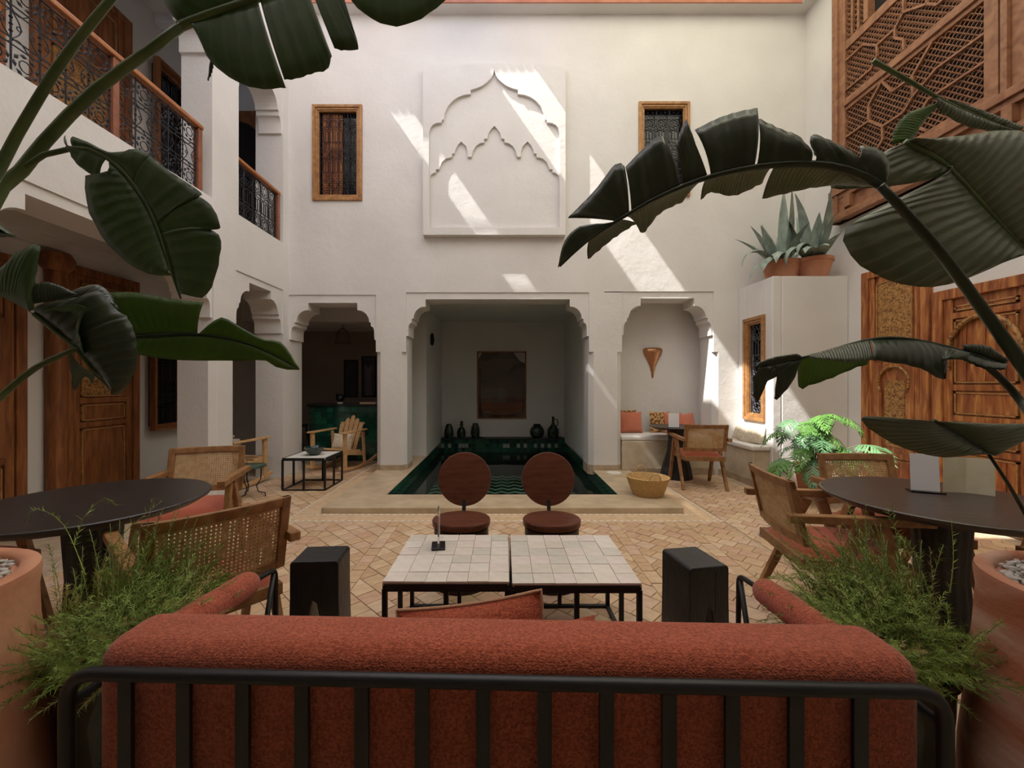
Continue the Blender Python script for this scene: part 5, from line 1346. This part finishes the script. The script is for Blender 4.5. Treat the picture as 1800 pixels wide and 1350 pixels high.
# long bright leaf and twisted leaf on the low stalk
banana_leaf(BL, [(235, 592), (300, 588), (345, 588), (400, 595), (460, 614), (526, 649)], 1.45, [
    ([(235, 592), (290, 588), (347, 588)], [(190, 514), (240, 514), (300, 525), (357, 531)], dict(bulge=.012, u1=.5)),
    ([(350, 588), (400, 595), (460, 614), (526, 649)], [(356, 583), (372, 566), (392, 558), (415, 570), (462, 596), (495, 602), (526, 648)], dict(bulge=.008, u0=.5)),
    ([(235, 592), (345, 588), (400, 595), (460, 614), (526, 649)], [(215, 618), (300, 632), (400, 634), (470, 634), (490, 648), (526, 650)], dict(bulge=.012))], mt='leaf_g', rw=.006, pm='petiole_d', petiole=[(236, 592), (190, 596, 1.38), (140, 612, 1.29)], pr=.006)
banana_leaf(BL, [(60, 552), (100, 585), (135, 615), (165, 655), (206, 694)], 1.28, [
    ([(60, 548), (90, 575), (125, 605)], [(100, 530), (140, 522), (175, 512), (205, 545), (225, 556)], dict(bulge=.03, mat='leaf_d', u1=.4)),
    ([(125, 605), (150, 635), (206, 694)], [(222, 555), (236, 582), (241, 618), (238, 650), (226, 676), (210, 692)], dict(bulge=.035, u0=.4, mat='leaf_d')),
    ([(62, 552), (90, 578), (140, 622)], [(80, 545), (115, 536), (150, 540), (138, 575), (146, 624)], dict(bulge=-.01, Ye=1.24)),
    ([(120, 612), (140, 640), (168, 660)], [(124, 632), (126, 668), (132, 686), (150, 662), (164, 676)], dict(bulge=.005, mat='leaf_u')),
    ([(0, 520), (30, 535), (60, 552)], [(-5, 480), (25, 448), (68, 430), (64, 480), (60, 545)], dict(bulge=.02)),
    ([(60, 534), (95, 528), (135, 518)], [(58, 502), (78, 495), (105, 502), (135, 517)], dict(bulge=.01, mat='leaf_d')),
    ([(95, 535), (150, 530), (190, 540)], [(135, 512), (165, 500), (190, 512), (212, 548)], dict(bulge=.02, mat='leaf_d', Yb=1.4, Ye=1.42))],
    rw=.006, petiole=[(140, 612), (100, 628), (60, 648), (10, 690), (-50, 760, 1.2)], pr=.0125, pend=be(.04, .03))
banana_leaf(BL, [(-30, 395), (0, 403), (26, 415)], 1.3, [([(-30, 395), (0, 404), (26, 415)], [(-30, 420), (0, 417), (26, 416)], {}), ([(-30, 395), (0, 404), (26, 415)], [(-25, 380), (5, 398), (26, 414)], {})], petiole=[(-28, 396), (-60, 440, 1.25), (-90, 560, 1.15)], pr=.008, pend=be(.02, -.04))
BR = thing('banana_plant', 'large-leaved plant rising from the lime-stained giant pot beside the brown table', 'plant', PROC+Vector((0, 0, .81)), 0, 'giant large-leaved plants')
br = lambda dx=0, dy=0: (PROC.x+dx, PROC.y+dy, .80)
# arching leaf
mid = [(1545, 325), (1500, 302), (1440, 289), (1350, 291), (1250, 310), (1160, 345), (1085, 388), (1030, 425), (984, 468)]
banana_leaf(BR, mid, 1.3, [
    ([(1545, 322), (1520, 310), (1500, 302)], [(1556, 325), (1564, 290), (1545, 262), (1512, 256)], dict(bulge=.02, u1=.1)),
    ([(1528, 313), (1480, 297), (1430, 288)], [(1500, 268), (1470, 252), (1430, 236), (1424, 250), (1432, 272)], dict(bulge=.015, u0=.1, u1=.25)),
    ([(1425, 288), (1380, 288), (1330, 294)], [(1420, 258), (1402, 238), (1375, 228), (1333, 208)], dict(bulge=.02, u0=.25, u1=.4)),
    ([(1326, 294), (1285, 302), (1250, 310)], [(1331, 190), (1300, 196), (1262, 208), (1222, 228)], dict(bulge=.02, u0=.4, u1=.52)),
    ([(1244, 311), (1222, 318), (1200, 327)], [(1213, 238), (1208, 211), (1198, 225), (1188, 252)], dict(bulge=.01, u0=.52, u1=.6)),
    ([(1196, 328), (1150, 350), (1110, 372)], [(1175, 256), (1160, 239), (1130, 262), (1100, 293)], dict(bulge=.012, u0=.6, u1=.75)),
    ([(1106, 374), (1095, 382), (1084, 389)], [(1098, 293), (1082, 288), (1045, 335), (998, 383)], dict(bulge=.012, u0=.75, u1=.85)),
    ([(1084, 390), (1050, 412), (984, 468)], [(1075, 392), (1020, 398), (992, 425), (981, 470)], dict(bulge=.008, u0=.85, u1=1)),
    ([(1090, 386), (1060, 404), (1035, 424)], [(1120, 392), (1080, 418), (1034, 456)], dict(bulge=-.008, mat='leaf_u', Ye=1.36)),
    ([(1240, 312), (1170, 342), (1100, 380)], [(1200, 355), (1160, 375), (1130, 410), (1120, 392)], dict(bulge=-.01, mat='leaf_u', Ye=1.4)),
    ([(1360, 291), (1300, 299), (1242, 312)], [(1340, 322), (1290, 344), (1250, 338), (1232, 352)], dict(bulge=-.012, mat='leaf_u', Ye=1.4)),
    ([(1540, 325), (1460, 296), (1362, 291)], [(1500, 322), (1440, 328), (1390, 338), (1340, 350)], dict(bulge=-.012, mat='leaf_u', Ye=1.4))],
    mt='leaf_d', rw=.012, petiole=[(1548, 327), (1600, 382), (1660, 452), (1730, 548), (1810, 660, 1.24), (1880, 780, 1.15)], pr=.020, pm='petiole_d', pend=br(-.02))
# broad ribbed leaf
banana_leaf(BR, [(1590, 250), (1650, 282), (1700, 330), (1750, 385), (1830, 470)], 1.55, [
    ([(1592, 252), (1630, 270), (1665, 295)], [(1560, 264), (1515, 295), (1458, 330), (1560, 328), (1655, 312)], dict(bulge=.02, u1=.3)),
    ([(1660, 292), (1700, 330), (1750, 385), (1830, 470)], [(1655, 312), (1560, 360), (1484, 405), (1500, 455), (1555, 490), (1630, 505), (1710, 486), (1790, 440), (1830, 470)], dict(bulge=.05, u0=.2, u1=1, n=24)),
    ([(1592, 250), (1650, 280), (1700, 328), (1750, 383), (1830, 468)], [(1600, 250), (1680, 240), (1800, 232), (1850, 300), (1840, 468)], dict(bulge=.04, n=20))],
    mt='leaf_u', rw=.011, petiole=[(1830, 470), (1900, 600, 1.4), (1930, 760, 1.2)], pr=.016, pend=br(.03, .03))
# furled leaf
banana_leaf(BR, [(1535, 107), (1590, 138), (1660, 178), (1720, 205), (1790, 235)], 1.7, [
    ([(1655, 180), (1625, 212), (1600, 250)], [(1640, 184), (1595, 200), (1572, 228), (1568, 254)], dict(bulge=.015, mat='leaf_g')),
    ([(1645, 172), (1720, 205), (1790, 235)], [(1642, 185), (1665, 205), (1710, 225), (1788, 236)], dict(bulge=.02)),
    ([(1660, 176), (1720, 203), (1790, 233)], [(1680, 178), (1730, 195), (1800, 222)], dict(bulge=.01))], mt='leaf_u', rw=.009, petiole=[(1790, 235), (1880, 300), (1950, 520, 1.4), (1935, 760, 1.15)], pr=.012, pend=br(.06, .05))
# folded leaf in the middle
banana_leaf(BR, [(1765, 645), (1690, 618), (1600, 597), (1530, 597), (1430, 624), (1335, 645)], 1.35, [
    ([(1700, 622), (1620, 597), (1525, 597)], [(1695, 633), (1655, 634), (1661, 668), (1610, 645), (1535, 633)], dict(bulge=.02, mat='leaf_d', Ye=1.28)),
    ([(1525, 597), (1480, 608), (1420, 626)], [(1535, 633), (1490, 636), (1430, 629)], dict(bulge=.012, Ye=1.28, mat='leaf_u')),
    ([(1530, 600), (1470, 614), (1400, 632)], [(1526, 640), (1500, 648), (1455, 667), (1424, 677), (1405, 682), (1402, 645)], dict(bulge=-.01, mat='leaf_g', Ye=1.45)),
    ([(1410, 630), (1385, 636), (1360, 640)], [(1400, 640), (1396, 665), (1378, 690), (1362, 702), (1366, 660)], dict(bulge=.008)),
    ([(1395, 632), (1360, 640), (1335, 645)], [(1365, 662), (1335, 678), (1324, 690), (1331, 708), (1323, 662)], dict(bulge=.008)),
    ([(1410, 628), (1370, 636), (1335, 644)], [(1400, 622), (1360, 628), (1330, 640), (1326, 650)], dict(bulge=.006)),
    ([(1765, 640), (1720, 625), (1690, 616)], [(1768, 630), (1735, 608), (1690, 606)], dict(bulge=.012)),
    ([(1765, 640), (1720, 628), (1690, 618)], [(1766, 650), (1730, 648), (1695, 634)], dict(bulge=.012, Ye=1.3))],
    mt='leaf_d', rw=.008, petiole=[(1690, 618), (1740, 648), (1790, 700), (1850, 790, 1.2)], pr=.0145, pm='petiole_d', pend=br(.02, -.03))
# low leaf over the table
banana_leaf(BR, [(1640, 740), (1690, 765), (1738, 799)], 1.4, [
    ([(1640, 740), (1690, 765), (1738, 799)], [(1600, 737), (1515, 733), (1540, 762), (1595, 790), (1660, 804), (1705, 798), (1736, 797)], dict(bulge=.03, n=22)),
    ([(1640, 740), (1690, 765), (1738, 799)], [(1665, 741), (1745, 745), (1812, 747), (1806, 772), (1745, 801)], dict(bulge=.02))],
    mt='leaf_u', rw=.007, petiole=[(1738, 799), (1775, 855), (1815, 925), (1860, 990, 1.2)], pr=.0075, pm='petiole_d', pend=br(-.05, .05))
